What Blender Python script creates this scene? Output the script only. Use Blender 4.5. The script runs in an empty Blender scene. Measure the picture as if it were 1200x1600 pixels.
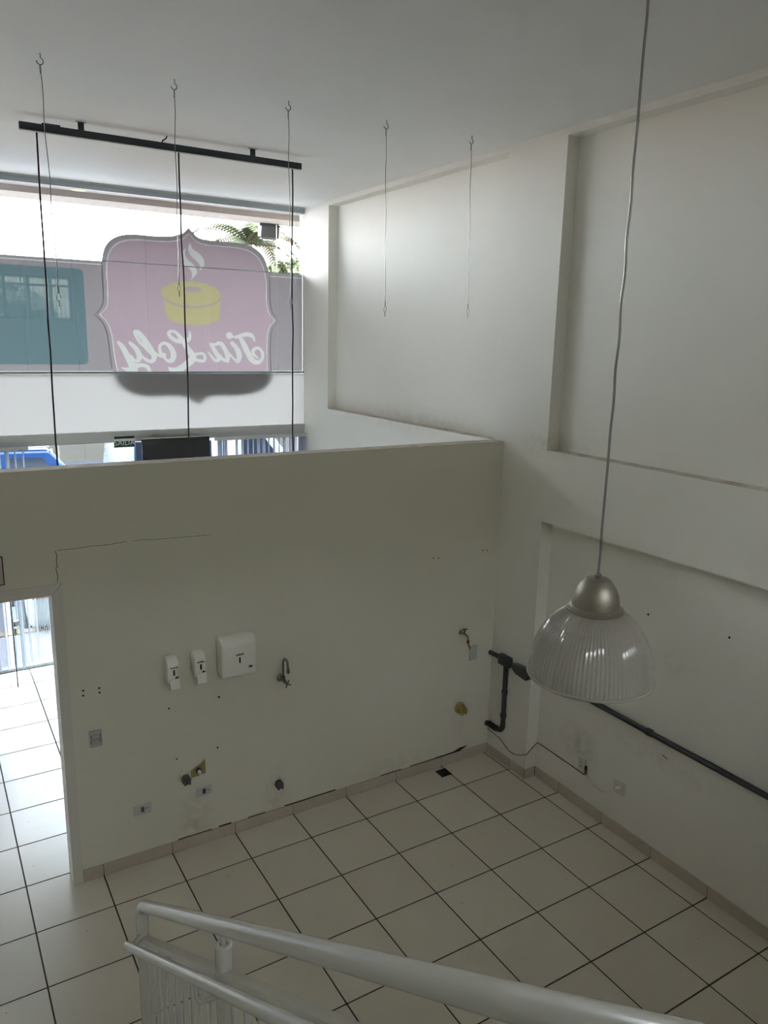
import bpy, bmesh, math, random
import numpy as np
from mathutils import Vector, Matrix
random.seed(7)
scene = bpy.context.scene
COL = scene.collection

# ------------------------------------------------------------------ camera, world, sun, exposure
cam_d = bpy.data.cameras.new('camera')
cam = bpy.data.objects.new('camera', cam_d)
COL.objects.link(cam)
cam_d.sensor_fit = 'VERTICAL'
cam_d.sensor_height = 36.0
cam_d.sensor_width = 27.0
cam_d.lens = 1195.73 / 1600 * 36.0
cam_d.clip_start = 0.05
cam_d.clip_end = 300
right = Vector((0.85461152, -0.51880755, 0.02186016))
up = Vector((0.09561766, 0.19860628, 0.97540392))
fwd = Vector((0.51038849, 0.83150121, -0.21933837))
M4 = Matrix(((right.x, up.x, -fwd.x, -4.0339), (right.y, up.y, -fwd.y, -4.7483),
             (right.z, up.z, -fwd.z, 3.5327), (0, 0, 0, 1)))
cam.matrix_world = M4
scene.camera = cam

world = bpy.data.worlds.new('world')
scene.world = world
world.use_nodes = True
wn = world.node_tree.nodes
bg = wn['Background']
bg.inputs['Color'].default_value = (0.90, 0.945, 1.0, 1)
bg.inputs['Strength'].default_value = 19.0

sun_d = bpy.data.lights.new('sun', 'SUN')
sun_d.energy = 6.0
sun_d.angle = math.radians(1.0)
sun_d.color = (1.0, 0.95, 0.86)
sun = bpy.data.objects.new('sun', sun_d)
COL.objects.link(sun)
sun.rotation_euler = Vector((0.55, -0.14, 0.80)).to_track_quat('Z', 'Y').to_euler()

vs = scene.view_settings
scene.display_settings.display_device = 'sRGB'
vs.view_transform = 'Standard'
vs.look = 'None'
vs.exposure = 0.36
vs.gamma = 1.0
vs.use_curve_mapping = False
scene.cycles.max_bounces = 14
scene.cycles.diffuse_bounces = 8
scene.cycles.glossy_bounces = 4
scene.cycles.transmission_bounces = 8
scene.cycles.transparent_max_bounces = 16
scene.cycles.caustics_reflective = False
scene.cycles.caustics_refractive = False
scene.cycles.sample_clamp_indirect = 6.0
scene.cycles.use_denoising = True
scene.cycles.filter_width = 1.1

# ------------------------------------------------------------------ materials
MATS = {}


def new_mat(name):
    m = bpy.data.materials.new(name)
    m.use_nodes = True
    nt = m.node_tree
    nt.nodes.clear()
    out = nt.nodes.new('ShaderNodeOutputMaterial')
    MATS[name] = m
    return m, nt, out


def N(nt, t, **kw):
    n = nt.nodes.new(t)
    for k, v in kw.items():
        setattr(n, k, v)
    return n


def mix_col(nt, fac, a, b):
    n = N(nt, 'ShaderNodeMix', data_type='RGBA')
    for s, v in ((0, fac), (6, a), (7, b)):
        if isinstance(v, bpy.types.NodeSocket):
            nt.links.new(v, n.inputs[s])
        elif s == 0:
            n.inputs[0].default_value = v
        else:
            n.inputs[s].default_value = (*v, 1)
    return n.outputs[2]


def noise(nt, scale, detail=3, rough=0.5, vec=None):
    n = N(nt, 'ShaderNodeTexNoise')
    n.inputs['Scale'].default_value = scale
    n.inputs['Detail'].default_value = detail
    n.inputs['Roughness'].default_value = rough
    if vec is not None:
        nt.links.new(vec, n.inputs['Vector'])
    return n.outputs['Fac']


def ramp(nt, fac, a, b):
    n = N(nt, 'ShaderNodeMapRange')
    n.inputs[1].default_value = a
    n.inputs[2].default_value = b
    nt.links.new(fac, n.inputs[0])
    return n.outputs[0]


def math_node(nt, op, a, b=None):
    n = N(nt, 'ShaderNodeMath', operation=op)
    for i, v in enumerate((a, b)):
        if v is None:
            continue
        if isinstance(v, bpy.types.NodeSocket):
            nt.links.new(v, n.inputs[i])
        else:
            n.inputs[i].default_value = v
    return n.outputs[0]


def geo_pos(nt):
    return N(nt, 'ShaderNodeNewGeometry').outputs['Position']


def plain(name, col, rough=0.5, metal=0.0, coat=0.0, var=0.06, scale=18, bump=0.0, spec=0.5):
    """Principled with a little noise variation of the base colour."""
    m, nt, out = new_mat(name)
    b = N(nt, 'ShaderNodeBsdfPrincipled')
    f = noise(nt, scale)
    c2 = tuple(max(0, c * (1 - 2 * var)) for c in col)
    nt.links.new(mix_col(nt, f, col, c2), b.inputs['Base Color'])
    b.inputs['Roughness'].default_value = rough
    b.inputs['Metallic'].default_value = metal
    b.inputs['Coat Weight'].default_value = coat
    b.inputs['Specular IOR Level'].default_value = spec
    if bump:
        bn = N(nt, 'ShaderNodeBump')
        bn.inputs['Strength'].default_value = bump
        bn.inputs['Distance'].default_value = 0.002
        nt.links.new(noise(nt, scale * 6), bn.inputs['Height'])
        nt.links.new(bn.outputs[0], b.inputs['Normal'])
    nt.links.new(b.outputs[0], out.inputs[0])
    return m


def wall_paint(name, col, stains=(), dusty=True, rough=0.55):
    """Off-white emulsion: faint roller mottling, dust lying on upward faces, stains given as (x,y,z,radius,strength)."""
    m, nt, out = new_mat(name)
    b = N(nt, 'ShaderNodeBsdfPrincipled')
    pos = geo_pos(nt)
    c = mix_col(nt, ramp(nt, noise(nt, 0.9, 4, 0.55, pos), 0.35, 0.75), col, tuple(x * y for x, y in zip(col, (0.955, 0.945, 0.93))))
    c = mix_col(nt, math_node(nt, 'MULTIPLY', ramp(nt, noise(nt, 5.0, 5, 0.65, pos), 0.6, 0.85), 0.35), c, tuple(x * 0.9 for x in col))
    for (x, y, z, rx, rz, s) in stains:
        sub = N(nt, 'ShaderNodeVectorMath', operation='SUBTRACT')
        nt.links.new(pos, sub.inputs[0])
        sub.inputs[1].default_value = (x, y, z)
        mul = N(nt, 'ShaderNodeVectorMath', operation='MULTIPLY')
        nt.links.new(sub.outputs[0], mul.inputs[0])
        mul.inputs[1].default_value = (1 / rx, 1 / rx, 1 / rz)
        ln = N(nt, 'ShaderNodeVectorMath', operation='LENGTH')
        nt.links.new(mul.outputs[0], ln.inputs[0])
        f = ramp(nt, ln.outputs['Value'], 1.0, 0.1)
        f = math_node(nt, 'MULTIPLY', f, ramp(nt, noise(nt, 14, 5, 0.65, pos), 0.35, 0.7))
        c = mix_col(nt, math_node(nt, 'MULTIPLY', f, s), c, (0.28, 0.22, 0.13))
    if dusty:
        nz = N(nt, 'ShaderNodeSeparateXYZ')
        nt.links.new(N(nt, 'ShaderNodeNewGeometry').outputs['True Normal'], nz.inputs[0])
        d = math_node(nt, 'MULTIPLY', ramp(nt, nz.outputs[2], 0.8, 0.95), ramp(nt, noise(nt, 7, 4, 0.6, pos), 0.1, 0.6))
        c = mix_col(nt, math_node(nt, 'MULTIPLY', d, 0.85), c, (0.40, 0.33, 0.26))
    nt.links.new(c, b.inputs['Base Color'])
    b.inputs['Roughness'].default_value = rough
    b.inputs['Specular IOR Level'].default_value = 0.3
    bn = N(nt, 'ShaderNodeBump')
    bn.inputs['Strength'].default_value = 0.12
    bn.inputs['Distance'].default_value = 0.003
    nt.links.new(noise(nt, 45, 3, 0.6, pos), bn.inputs['Height'])
    nt.links.new(bn.outputs[0], b.inputs['Normal'])
    nt.links.new(b.outputs[0], out.inputs[0])
    return m


def tile_mat(name, col, rough, speck=0.5):
    m, nt, out = new_mat(name)
    b = N(nt, 'ShaderNodeBsdfPrincipled')
    pos = geo_pos(nt)
    oi = N(nt, 'ShaderNodeObjectInfo')
    rnd = ramp(nt, oi.outputs['Random'], 0, 1)
    c = mix_col(nt, rnd, col, tuple(x * y for x, y in zip(col, (0.94, 0.93, 0.92))))
    c = mix_col(nt, math_node(nt, 'MULTIPLY', ramp(nt, noise(nt, 3.5, 4, 0.6, pos), 0.45, 0.8), 0.5), c, tuple(x * 0.88 for x in col))
    v = N(nt, 'ShaderNodeTexVoronoi')
    v.inputs['Scale'].default_value = 55
    nt.links.new(pos, v.inputs['Vector'])
    sp = ramp(nt, v.outputs['Distance'], 0.10, 0.05)
    sp = math_node(nt, 'MULTIPLY', sp, ramp(nt, noise(nt, 30, 2, 0.5, pos), 0.52, 0.6))
    c = mix_col(nt, math_node(nt, 'MULTIPLY', sp, speck), c, (0.16, 0.13, 0.10))
    v2 = N(nt, 'ShaderNodeTexVoronoi')
    v2.inputs['Scale'].default_value = 7.0
    nt.links.new(pos, v2.inputs['Vector'])
    sp2 = ramp(nt, v2.outputs['Distance'], 0.035, 0.02)
    c = mix_col(nt, math_node(nt, 'MULTIPLY', sp2, 0.8), c, (0.05, 0.04, 0.03))
    nt.links.new(c, b.inputs['Base Color'])
    r = N(nt, 'ShaderNodeMapRange')
    nt.links.new(noise(nt, 6, 4, 0.6, pos), r.inputs[0])
    r.inputs[3].default_value = rough * 0.8
    r.inputs[4].default_value = rough * 1.25
    nt.links.new(r.outputs[0], b.inputs['Roughness'])
    nt.links.new(b.outputs[0], out.inputs[0])
    return m


def facing_fresnel(nt, f0=0.042):
    lw = N(nt, 'ShaderNodeLayerWeight')
    lw.inputs['Blend'].default_value = 0.5
    p5 = math_node(nt, 'POWER', lw.outputs['Facing'], 5.0)
    return math_node(nt, 'ADD', math_node(nt, 'MULTIPLY', p5, 1 - f0), f0)


def glass_mat(name, tint=(0.965, 0.97, 0.97), ior=1.45, rough=0.0):
    m, nt, out = new_mat(name)
    t = N(nt, 'ShaderNodeBsdfTransparent')
    f0 = noise(nt, 2.0)
    nt.links.new(mix_col(nt, f0, tint, tuple(x * 0.985 for x in tint)), t.inputs[0])
    g = N(nt, 'ShaderNodeBsdfGlossy')
    g.inputs['Roughness'].default_value = rough
    mx = N(nt, 'ShaderNodeMixShader')
    nt.links.new(facing_fresnel(nt), mx.inputs[0])
    nt.links.new(t.outputs[0], mx.inputs[1])
    nt.links.new(g.outputs[0], mx.inputs[2])
    nt.links.new(mx.outputs[0], out.inputs[0])
    return m


def film_mat(name, trans, refl, clear=0.0, share=0.6, clear_col=(1, 1, 1), rough=None):
    """Thin film or blind fabric: lets light through diffusely (trans), reflects diffusely (refl), and a little straight through."""
    m, nt, out = new_mat(name)
    tr = N(nt, 'ShaderNodeBsdfTranslucent')
    pos = geo_pos(nt)
    nt.links.new(mix_col(nt, noise(nt, 2.5, 4, 0.6, pos), trans, tuple(x * 0.93 for x in trans)), tr.inputs[0])
    df = N(nt, 'ShaderNodeBsdfDiffuse')
    df.inputs[0].default_value = (*refl, 1)
    mx = N(nt, 'ShaderNodeMixShader')
    mx.inputs[0].default_value = share
    nt.links.new(df.outputs[0], mx.inputs[1])
    nt.links.new(tr.outputs[0], mx.inputs[2])
    last = mx
    if clear > 0:
        tp = N(nt, 'ShaderNodeBsdfTransparent')
        tp.inputs[0].default_value = (*clear_col, 1)
        m2 = N(nt, 'ShaderNodeMixShader')
        m2.inputs[0].default_value = clear
        nt.links.new(mx.outputs[0], m2.inputs[1])
        nt.links.new(tp.outputs[0], m2.inputs[2])
        last = m2
    nt.links.new(last.outputs[0], out.inputs[0])
    return m


wall_paint('partition_paint', (0.765, 0.75, 0.65), stains=(
    (-2.62, 0, 0.12, 0.16, 0.42, 0.45), (-2.0, 0, 0.16, 0.13, 0.32, 0.4), (-0.32, 0, 0.42, 0.12, 0.3, 0.25),
    (-1.0, 0, 0.12, 0.5, 0.14, 0.25), (-0.33, 0, 1.18, 0.07, 0.08, 0.4), (-1.98, 0, 1.12, 0.10, 0.12, 0.25)))
wall_paint('wall_paint', (0.87, 0.86, 0.805), stains=(
    (0.113, -0.96, 0.50, 0.26, 0.22, 0.42), (0.113, -1.7, 0.75, 0.9, 0.10, 0.18), (0.113, -1.7, 1.45, 0.25, 0.18, 0.15),
    (0, 0.0, 0.95, 0.15, 0.25, 0.3), (0, 0.0, 0.27, 0.12, 0.2, 0.3), (0.113, 1.6, 2.78, 1.4, 0.16, 0.2), (0.113, -0.5, 2.78, 0.4, 0.12, 0.3)))
wall_paint('ceiling_paint', (0.88, 0.88, 0.87), dusty=False)
plain('trim_white', (0.72, 0.70, 0.63), 0.4, var=0.04)
tile_mat('floor_tile', (0.70, 0.65, 0.56), 0.22)
tile_mat('skirting_tile', (0.55, 0.485, 0.41), 0.3, 0.25)
plain('grout', (0.07, 0.055, 0.045), 0.9, var=0.2, scale=40)
plain('grout_thin', (0.20, 0.15, 0.11), 0.9, var=0.2, scale=40)
plain('dark_gap', (0.03, 0.025, 0.02), 0.95, var=0.2, scale=50)
glass_mat('window_glass')
glass_mat('tinted_glass', (0.56, 0.60, 0.66))
glass_mat('door_glass', (0.86, 0.92, 0.94))
plain('pane_edge', (0.22, 0.33, 0.33), 0.3, var=0.03)
plain('alu_grey', (0.36, 0.40, 0.42), 0.45, metal=0.3, var=0.03)
plain('alu_light', (0.55, 0.55, 0.53), 0.45, metal=0.2, var=0.03)
film_mat('band_film', (0.0654, 0.061, 0.0633), (0.16, 0.15, 0.15))
film_mat('teal_film', (0.027, 0.0431, 0.0466), (0.05, 0.08, 0.09), clear=0.0)
film_mat('logo_pink', (0.0905, 0.0725, 0.0810), (0.20, 0.13, 0.16))
film_mat('logo_border', (0.0668, 0.0604, 0.063), (0.15, 0.13, 0.14))
film_mat('logo_white', (0.1148, 0.1207, 0.1111), (0.5, 0.5, 0.5))
film_mat('logo_yellow', (0.094, 0.088, 0.046), (0.26, 0.23, 0.09))
film_mat('white_panel', (0.0827, 0.0833, 0.0813), (0.6, 0.6, 0.6), share=0.7)
film_mat('blind_fabric', (0.16, 0.17, 0.19), (0.55, 0.57, 0.62), share=0.5)
film_mat('striped_film', (0.42, 0.45, 0.50), (0.5, 0.52, 0.56), clear=0.45, share=0.5)
plain('black_metal', (0.012, 0.018, 0.024), 0.35, var=0.1)
plain('tv_black', (0.012, 0.014, 0.018), 0.25, var=0.1)
plain('cord_black', (0.012, 0.012, 0.016), 0.5, var=0.1)
plain('lamp_diffuser', (0.75, 0.76, 0.74), 0.5, var=0.02)
plain('steel', (0.32, 0.32, 0.31), 0.32, metal=1.0, var=0.05)
plain('chrome', (0.30, 0.30, 0.29), 0.16, metal=1.0, var=0.04)
plain('brushed_alu', (0.34, 0.315, 0.26), 0.46, metal=1.0, var=0.08, scale=60)
plain('clear_cord', (0.34, 0.34, 0.32), 0.3, metal=0.4, var=0.15, scale=120)
plain('white_enamel', (0.70, 0.70, 0.65), 0.16, coat=0.4, var=0.03, bump=0.02)
plain('plastic_white', (0.90, 0.885, 0.82), 0.3, var=0.03)
plain('plastic_grey', (0.55, 0.56, 0.55), 0.4, var=0.03)
plain('plastic_cream', (0.70, 0.69, 0.60), 0.4, var=0.03)
plain('plastic_clear_grey', (0.47, 0.47, 0.45), 0.25, var=0.03)
plain('ink_dark', (0.025, 0.02, 0.02), 0.5, var=0.05)
plain('window_red', (0.10, 0.025, 0.02), 0.25, var=0.05)
plain('conduit_grey', (0.05, 0.056, 0.055), 0.32, var=0.12, scale=9, metal=0.2)
plain('pvc_yellow', (0.42, 0.33, 0.08), 0.5, var=0.25, scale=30)
plain('pvc_dark', (0.075, 0.075, 0.07), 0.4, var=0.2, scale=30)
plain('yellow_patch', (0.42, 0.36, 0.13), 0.6, var=0.25, scale=25)
plain('orange_hose', (0.50, 0.17, 0.03), 0.5, var=0.1)
plain('drain_black', (0.012, 0.011, 0.010), 0.6, var=0.1)
plain('sign_white', (0.75, 0.75, 0.75), 0.4, var=0.02)
plain('sign_green', (0.010, 0.055, 0.035), 0.4, var=0.05)
plain('sign_red', (0.16, 0.02, 0.04), 0.4, var=0.05)
plain('concrete_step', (0.74, 0.72, 0.67), 0.7, var=0.1, scale=10)
plain('pavement', (0.20, 0.195, 0.19), 0.85, var=0.1, scale=3)
plain('asphalt', (0.12, 0.12, 0.12), 0.9, var=0.15, scale=3)
plain('kerb', (0.20, 0.15, 0.08), 0.85, var=0.15, scale=8)
plain('soffit', (0.40, 0.36, 0.33), 0.8, var=0.04)
plain('house_wall', (0.15, 0.135, 0.095), 0.85, var=0.06, scale=2)
plain('blocker_wall_paint', (0.26, 0.25, 0.20), 0.85, var=0.1, scale=2)
plain('tag_lime', (0.42, 0.52, 0.06), 0.5, var=0.1)
plain('house_roof', (0.40, 0.20, 0.13), 0.85, var=0.15, scale=6)
plain('car_white', (0.45, 0.46, 0.47), 0.2, coat=0.6, var=0.01)
plain('car_blue', (0.006, 0.040, 0.13), 0.2, coat=0.6, var=0.03)
plain('car_glass', (0.012, 0.02, 0.03), 0.06, var=0.05)
plain('rubber', (0.02, 0.02, 0.02), 0.8, var=0.1)
plain('tail_red', (0.35, 0.03, 0.02), 0.25, var=0.05)
plain('leaf_green', (0.035, 0.055, 0.018), 0.6, var=0.3, scale=8)
plain('leaf_pale', (0.065, 0.085, 0.025), 0.6, var=0.3, scale=8)
plain('trunk', (0.30, 0.24, 0.18), 0.9, var=0.2, scale=12)
plain('flood_grey', (0.03, 0.037, 0.042), 0.5, var=0.08)
plain('dull_yellow', (0.70, 0.66, 0.40), 0.5, var=0.1)

# ribbed acrylic of the pendant dome
m_, nt_, out_ = new_mat('acrylic')
tp_ = N(nt_, 'ShaderNodeBsdfTransparent')
nt_.links.new(mix_col(nt_, noise(nt_, 6), (0.86, 0.85, 0.82), (0.80, 0.79, 0.75)), tp_.inputs[0])
df_ = N(nt_, 'ShaderNodeBsdfTranslucent')
df_.inputs[0].default_value = (0.80, 0.79, 0.74, 1)
d2_ = N(nt_, 'ShaderNodeBsdfDiffuse')
d2_.inputs[0].default_value = (0.75, 0.73, 0.68, 1)
gl_ = N(nt_, 'ShaderNodeBsdfGlossy')
gl_.inputs['Roughness'].default_value = 0.09
a_ = N(nt_, 'ShaderNodeMixShader')
a_.inputs[0].default_value = 0.45
nt_.links.new(df_.outputs[0], a_.inputs[1])
nt_.links.new(d2_.outputs[0], a_.inputs[2])
b_ = N(nt_, 'ShaderNodeMixShader')
b_.inputs[0].default_value = 0.50
nt_.links.new(tp_.outputs[0], b_.inputs[1])
nt_.links.new(a_.outputs[0], b_.inputs[2])
c_ = N(nt_, 'ShaderNodeMixShader')
nt_.links.new(facing_fresnel(nt_, 0.05), c_.inputs[0])
nt_.links.new(b_.outputs[0], c_.inputs[1])
nt_.links.new(gl_.outputs[0], c_.inputs[2])
nt_.links.new(c_.outputs[0], out_.inputs[0])


# ------------------------------------------------------------------ mesh helpers
class MB:
    """Collects shapes, then links them as ONE mesh object."""

    def __init__(self):
        self.v = []
        self.f = []
        self.smooth = []

    def _add(self, vs_, fs, smooth=False):
        o = len(self.v)
        self.v += [tuple(p) for p in vs_]
        self.f += [tuple(i + o for i in f) for f in fs]
        self.smooth += [smooth] * len(fs)
        return self

    def box(self, x0, x1, y0, y1, z0, z1):
        x0, x1 = min(x0, x1), max(x0, x1)
        y0, y1 = min(y0, y1), max(y0, y1)
        z0, z1 = min(z0, z1), max(z0, z1)
        p = [(x0, y0, z0), (x1, y0, z0), (x1, y1, z0), (x0, y1, z0), (x0, y0, z1), (x1, y0, z1), (x1, y1, z1), (x0, y1, z1)]
        return self._add(p, [(0, 3, 2, 1), (4, 5, 6, 7), (0, 1, 5, 4), (1, 2, 6, 5), (2, 3, 7, 6), (3, 0, 4, 7)])

    def bbox(self, x0, x1, y0, y1, z0, z1, r=0.005, seg=2):
        """box with bevelled edges"""
        bm = bmesh.new()
        bmesh.ops.create_cube(bm, size=1)
        for v in bm.verts:
            v.co = Vector(((x0 + x1) / 2 + v.co.x * abs(x1 - x0), (y0 + y1) / 2 + v.co.y * abs(y1 - y0), (z0 + z1) / 2 + v.co.z * abs(z1 - z0)))
        bmesh.ops.bevel(bm, geom=bm.edges[:], offset=r, segments=seg, affect='EDGES', profile=0.5)
        bm.verts.index_update()
        self._add([v.co[:] for v in bm.verts], [[v.index for v in f.verts] for f in bm.faces], True)
        bm.free()
        return self

    def prism(self, poly, y0, y1, plane='XZ'):
        """polygon extruded along the missing axis"""
        n = len(poly)

        def P(a, b, c):
            return (a, c, b) if plane == 'XZ' else ((c, a, b) if plane == 'YZ' else (a, b, c))
        vs_ = [P(a, b, y0) for a, b in poly] + [P(a, b, y1) for a, b in poly]
        fs = [tuple(range(n)), tuple(range(2 * n - 1, n - 1, -1))]
        fs += [(i, i + n, (i + 1) % n + n, (i + 1) % n) for i in range(n)]
        return self._add(vs_, fs)

    def tube(self, pts, r, seg=12, cap=True, radii=None):
        pts = [Vector(p) for p in pts]
        n = len(pts)
        rings = []
        t0 = (pts[1] - pts[0]).normalized()
        ref = Vector((0, 0, 1)) if abs(t0.z) < 0.9 else Vector((1, 0, 0))
        nrm = t0.cross(ref).normalized()
        prev_t = t0
        vs_ = []
        for i, p in enumerate(pts):
            if i == 0:
                t = t0
            elif i == n - 1:
                t = (pts[i] - pts[i - 1]).normalized()
            else:
                t = ((pts[i] - pts[i - 1]).normalized() + (pts[i + 1] - pts[i]).normalized()).normalized()
            q = prev_t.rotation_difference(t)
            nrm = (q @ nrm)
            nrm = (nrm - t * nrm.dot(t)).normalized()
            bn = t.cross(nrm)
            prev_t = t
            rr = radii[i] if radii else r
            # keep round section through a bend
            k = 1.0
            if 0 < i < n - 1:
                c = (pts[i] - pts[i - 1]).normalized().dot(t)
                k = 1 / max(c, 0.5)
            for j in range(seg):
                a = 2 * math.pi * j / seg
                vs_.append(p + nrm * (math.cos(a) * rr) + bn * (math.sin(a) * rr))
        fs = []
        for i in range(n - 1):
            for j in range(seg):
                a, b = i * seg + j, i * seg + (j + 1) % seg
                fs.append((a, b, b + seg, a + seg))
        self._add(vs_, fs, True)
        if cap:
            o = len(self.v) - n * seg
            self.f.append(tuple(o + j for j in range(seg - 1, -1, -1)))
            self.f.append(tuple(o + (n - 1) * seg + j for j in range(seg)))
            self.smooth += [False, False]
        return self

    def lathe(self, prof, seg=32, axis=(0, 0, 0), direction='Z', rib=0.0, closed=False):
        """prof = [(r, h)...] about an axis"""
        vs_ = []
        for r, h in prof:
            for j in range(seg):
                a = 2 * math.pi * j / seg
                rr = r + (rib if j % 2 else 0)
                x, y = rr * math.cos(a), rr * math.sin(a)
                if direction == 'Z':
                    p = (axis[0] + x, axis[1] + y, axis[2] + h)
                elif direction == 'Y':
                    p = (axis[0] + x, axis[1] + h, axis[2] + y)
                else:
                    p = (axis[0] + h, axis[1] + x, axis[2] + y)
                vs_.append(p)
        fs = []
        m = len(prof)
        for i in range(m if closed else m - 1):
            i2 = (i + 1) % m
            for j in range(seg):
                a, b = i * seg + j, i * seg + (j + 1) % seg
                c, d = i2 * seg + (j + 1) % seg, i2 * seg + j
                fs.append((a, b, c, d))
        return self._add(vs_, fs, True)

    def disc_cap(self, r, h, seg=24, axis=(0, 0, 0), direction='Z'):
        vs_ = []
        for j in range(seg):
            a = 2 * math.pi * j / seg
            x, y = r * math.cos(a), r * math.sin(a)
            vs_.append((axis[0] + x, axis[1] + y, axis[2] + h) if direction == 'Z' else ((axis[0] + x, axis[1] + h, axis[2] + y) if direction == 'Y' else (axis[0] + h, axis[1] + x, axis[2] + y)))
        return self._add(vs_, [tuple(range(seg))])

    def mesh(self, name):
        me = bpy.data.meshes.new(name)
        me.from_pydata(self.v, [], self.f)
        me.polygons.foreach_set('use_smooth', self.smooth)
        me.update()
        bm = bmesh.new()
        bm.from_mesh(me)
        bmesh.ops.recalc_face_normals(bm, faces=bm.faces)
        bm.to_mesh(me)
        bm.free()
        return me

    def build(self, name, mat, parent=None, sharp=35):
        me = self.mesh(name)
        me.materials.append(MATS[mat])
        if any(self.smooth):
            me.set_sharp_from_angle(angle=math.radians(sharp))
        o = bpy.data.objects.new(name, me)
        COL.objects.link(o)
        if parent is not None:
            attach(o, parent)
        return o


def world_loc(o):
    v = Vector(o.location)
    p = o.parent
    while p is not None:
        v = v + Vector(p.location)
        p = p.parent
    return v


def attach(o, parent):
    """parent keeping the mesh where it was modelled (parents are never rotated here)"""
    o.parent = parent
    o.location = Vector(o.location) - world_loc(parent)


def thing(name, label, cat, loc, group=None):
    o = bpy.data.objects.new(name, None)
    o.empty_display_size = 0.05
    COL.objects.link(o)
    o.location = loc
    o['label'] = label
    o['category'] = cat
    if group:
        o['group'] = group
    return o


def tag(o, label, cat, group=None):
    o['label'] = label
    o['category'] = cat
    if group:
        o['group'] = group
    return o


def struct(o, label=None, cat=None):
    o['kind'] = 'structure'
    if label:
        o['label'] = label
    if cat:
        o['category'] = cat
    return o


def smooth_path(pts, n=6):
    """Catmull-Rom through the points (any dimension)"""
    P = [np.array(p, float) for p in pts]
    P = [2 * P[0] - P[1]] + P + [2 * P[-1] - P[-2]]
    out = []
    for i in range(1, len(P) - 2):
        for k in range(n):
            t = k / n
            a, b, c, d = P[i - 1], P[i], P[i + 1], P[i + 2]
            out.append(0.5 * ((2 * b) + (-a + c) * t + (2 * a - 5 * b + 4 * c - d) * t * t + (-a + 3 * b - 3 * c + d) * t ** 3))
    out.append(P[-2])
    return [tuple(o) for o in out]


def text_mesh(txt, size, name, mat, parent, loc, rot=(math.pi / 2, 0, 0), align='CENTER', extrude=0.0006):
    cu = bpy.data.curves.new(name, 'FONT')
    cu.body = txt
    cu.size = size
    cu.align_x = align
    cu.align_y = 'CENTER'
    cu.extrude = extrude
    cu.resolution_u = 3
    tmp = bpy.data.objects.new(name + '_tmp', cu)
    COL.objects.link(tmp)
    dg = bpy.context.evaluated_depsgraph_get()
    me = bpy.data.meshes.new_from_object(tmp.evaluated_get(dg))
    bpy.data.objects.remove(tmp)
    me.materials.clear()
    me.materials.append(MATS[mat])
    from mathutils import Euler
    me.transform(Matrix.Translation(Vector(loc)) @ Euler(rot).to_matrix().to_4x4())
    o = bpy.data.objects.new(name, me)
    COL.objects.link(o)
    if parent is not None:
        attach(o, parent)
    return o


def bevelled_prism(poly, a0, a1, plane, r, seg=2):
    mb = MB()
    mb.prism(poly, a0, a1, plane)
    me = mb.mesh('t')
    bm = bmesh.new()
    bm.from_mesh(me)
    ed = [e for e in bm.edges if len(e.link_faces) == 2 and e.calc_face_angle() > math.radians(30)]
    bmesh.ops.bevel(bm, geom=ed, offset=r, segments=seg, affect='EDGES', profile=0.5)
    bm.verts.index_update()
    out = MB()
    out._add([v.co[:] for v in bm.verts], [[v.index for v in f.verts] for f in bm.faces], True)
    bm.free()
    bpy.data.meshes.remove(me)
    return out


# ------------------------------------------------------------------ the setting
ZC = 4.99          # ceiling
XL, YB, YG = -5.0, -6.2, 3.76   # left wall, back wall, glass front
T = 0.46           # tile pitch
ZT = 2.756         # top of the partition
YP = 0.131         # back of the partition

# floor: grout bed, then one object per tile
floor = struct(MB().box(XL, 0.30, YB, YG + 0.06, -0.15, -0.0025).build('floor', 'grout'))
G = 0.0085
xl = [0.113] + [-0.034 - T * k for k in range(11)] + [XL]
yl = sorted([-0.327 - T * k for k in range(0, 13)] + [0.133 + T * k for k in range(0, 8)] + [YB, YG - 0.02])
tile_cache = {}


def tile_mesh(w, d):
    key = (round(w, 3), round(d, 3))
    if key not in tile_cache:
        mbt = MB().bbox(-w / 2, w / 2, -d / 2, d / 2, -0.0095, 0.0, 0.0018, 1)
        mbt.smooth = [False] * len(mbt.f)
        me = mbt.mesh('tile')
        me.materials.append(MATS['floor_tile'])
        tile_cache[key] = me
    return tile_cache[key]


for i in range(len(xl) - 1):
    for j in range(len(yl) - 1):
        w, d = xl[i] - xl[i + 1] - G, yl[j + 1] - yl[j] - G
        if w < 0.02 or d < 0.02:
            continue
        o = bpy.data.objects.new('tile', tile_mesh(w, d))
        COL.objects.link(o)
        o.parent = floor
        o.location = ((xl[i] + xl[i + 1]) / 2, (yl[j] + yl[j + 1]) / 2, 0)

struct(MB().box(XL - 0.15, 0.32, YB - 0.15, YG + 0.09, ZC, ZC + 0.15).build('ceiling', 'ceiling_paint'))

# right wall: back plane with pilasters, beam and sills standing proud of the recessed panels
RD = 0.113
w = MB()
w.box(RD, 0.32, YB - 0.15, YG + 0.09, -0.15, ZC)
w.box(0, RD, -0.50, YP, 0, ZC)                     # pilaster at the partition
w.box(0, RD, 3.11, YG + 0.09, 0, ZC)               # pilaster at the glass
w.box(0, RD, YP, 3.11, 0, 2.75)                    # wall below the far recess
w.box(0, RD, -5.6, -0.50, 2.196, 2.75)             # beam
w.box(0, RD, YB, -5.6, 0, ZC)
w.box(0, RD, YP, 3.11, 4.942, ZC)                  # lip under the ceiling
w.box(0, RD, -5.6, -0.50, 4.942, ZC)
wall_right = struct(w.build('wall_right', 'wall_paint'))
struct(MB().box(XL - 0.15, XL, YB - 0.15, YG + 0.09, 0, ZC).build('wall_left', 'wall_paint'))

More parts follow.
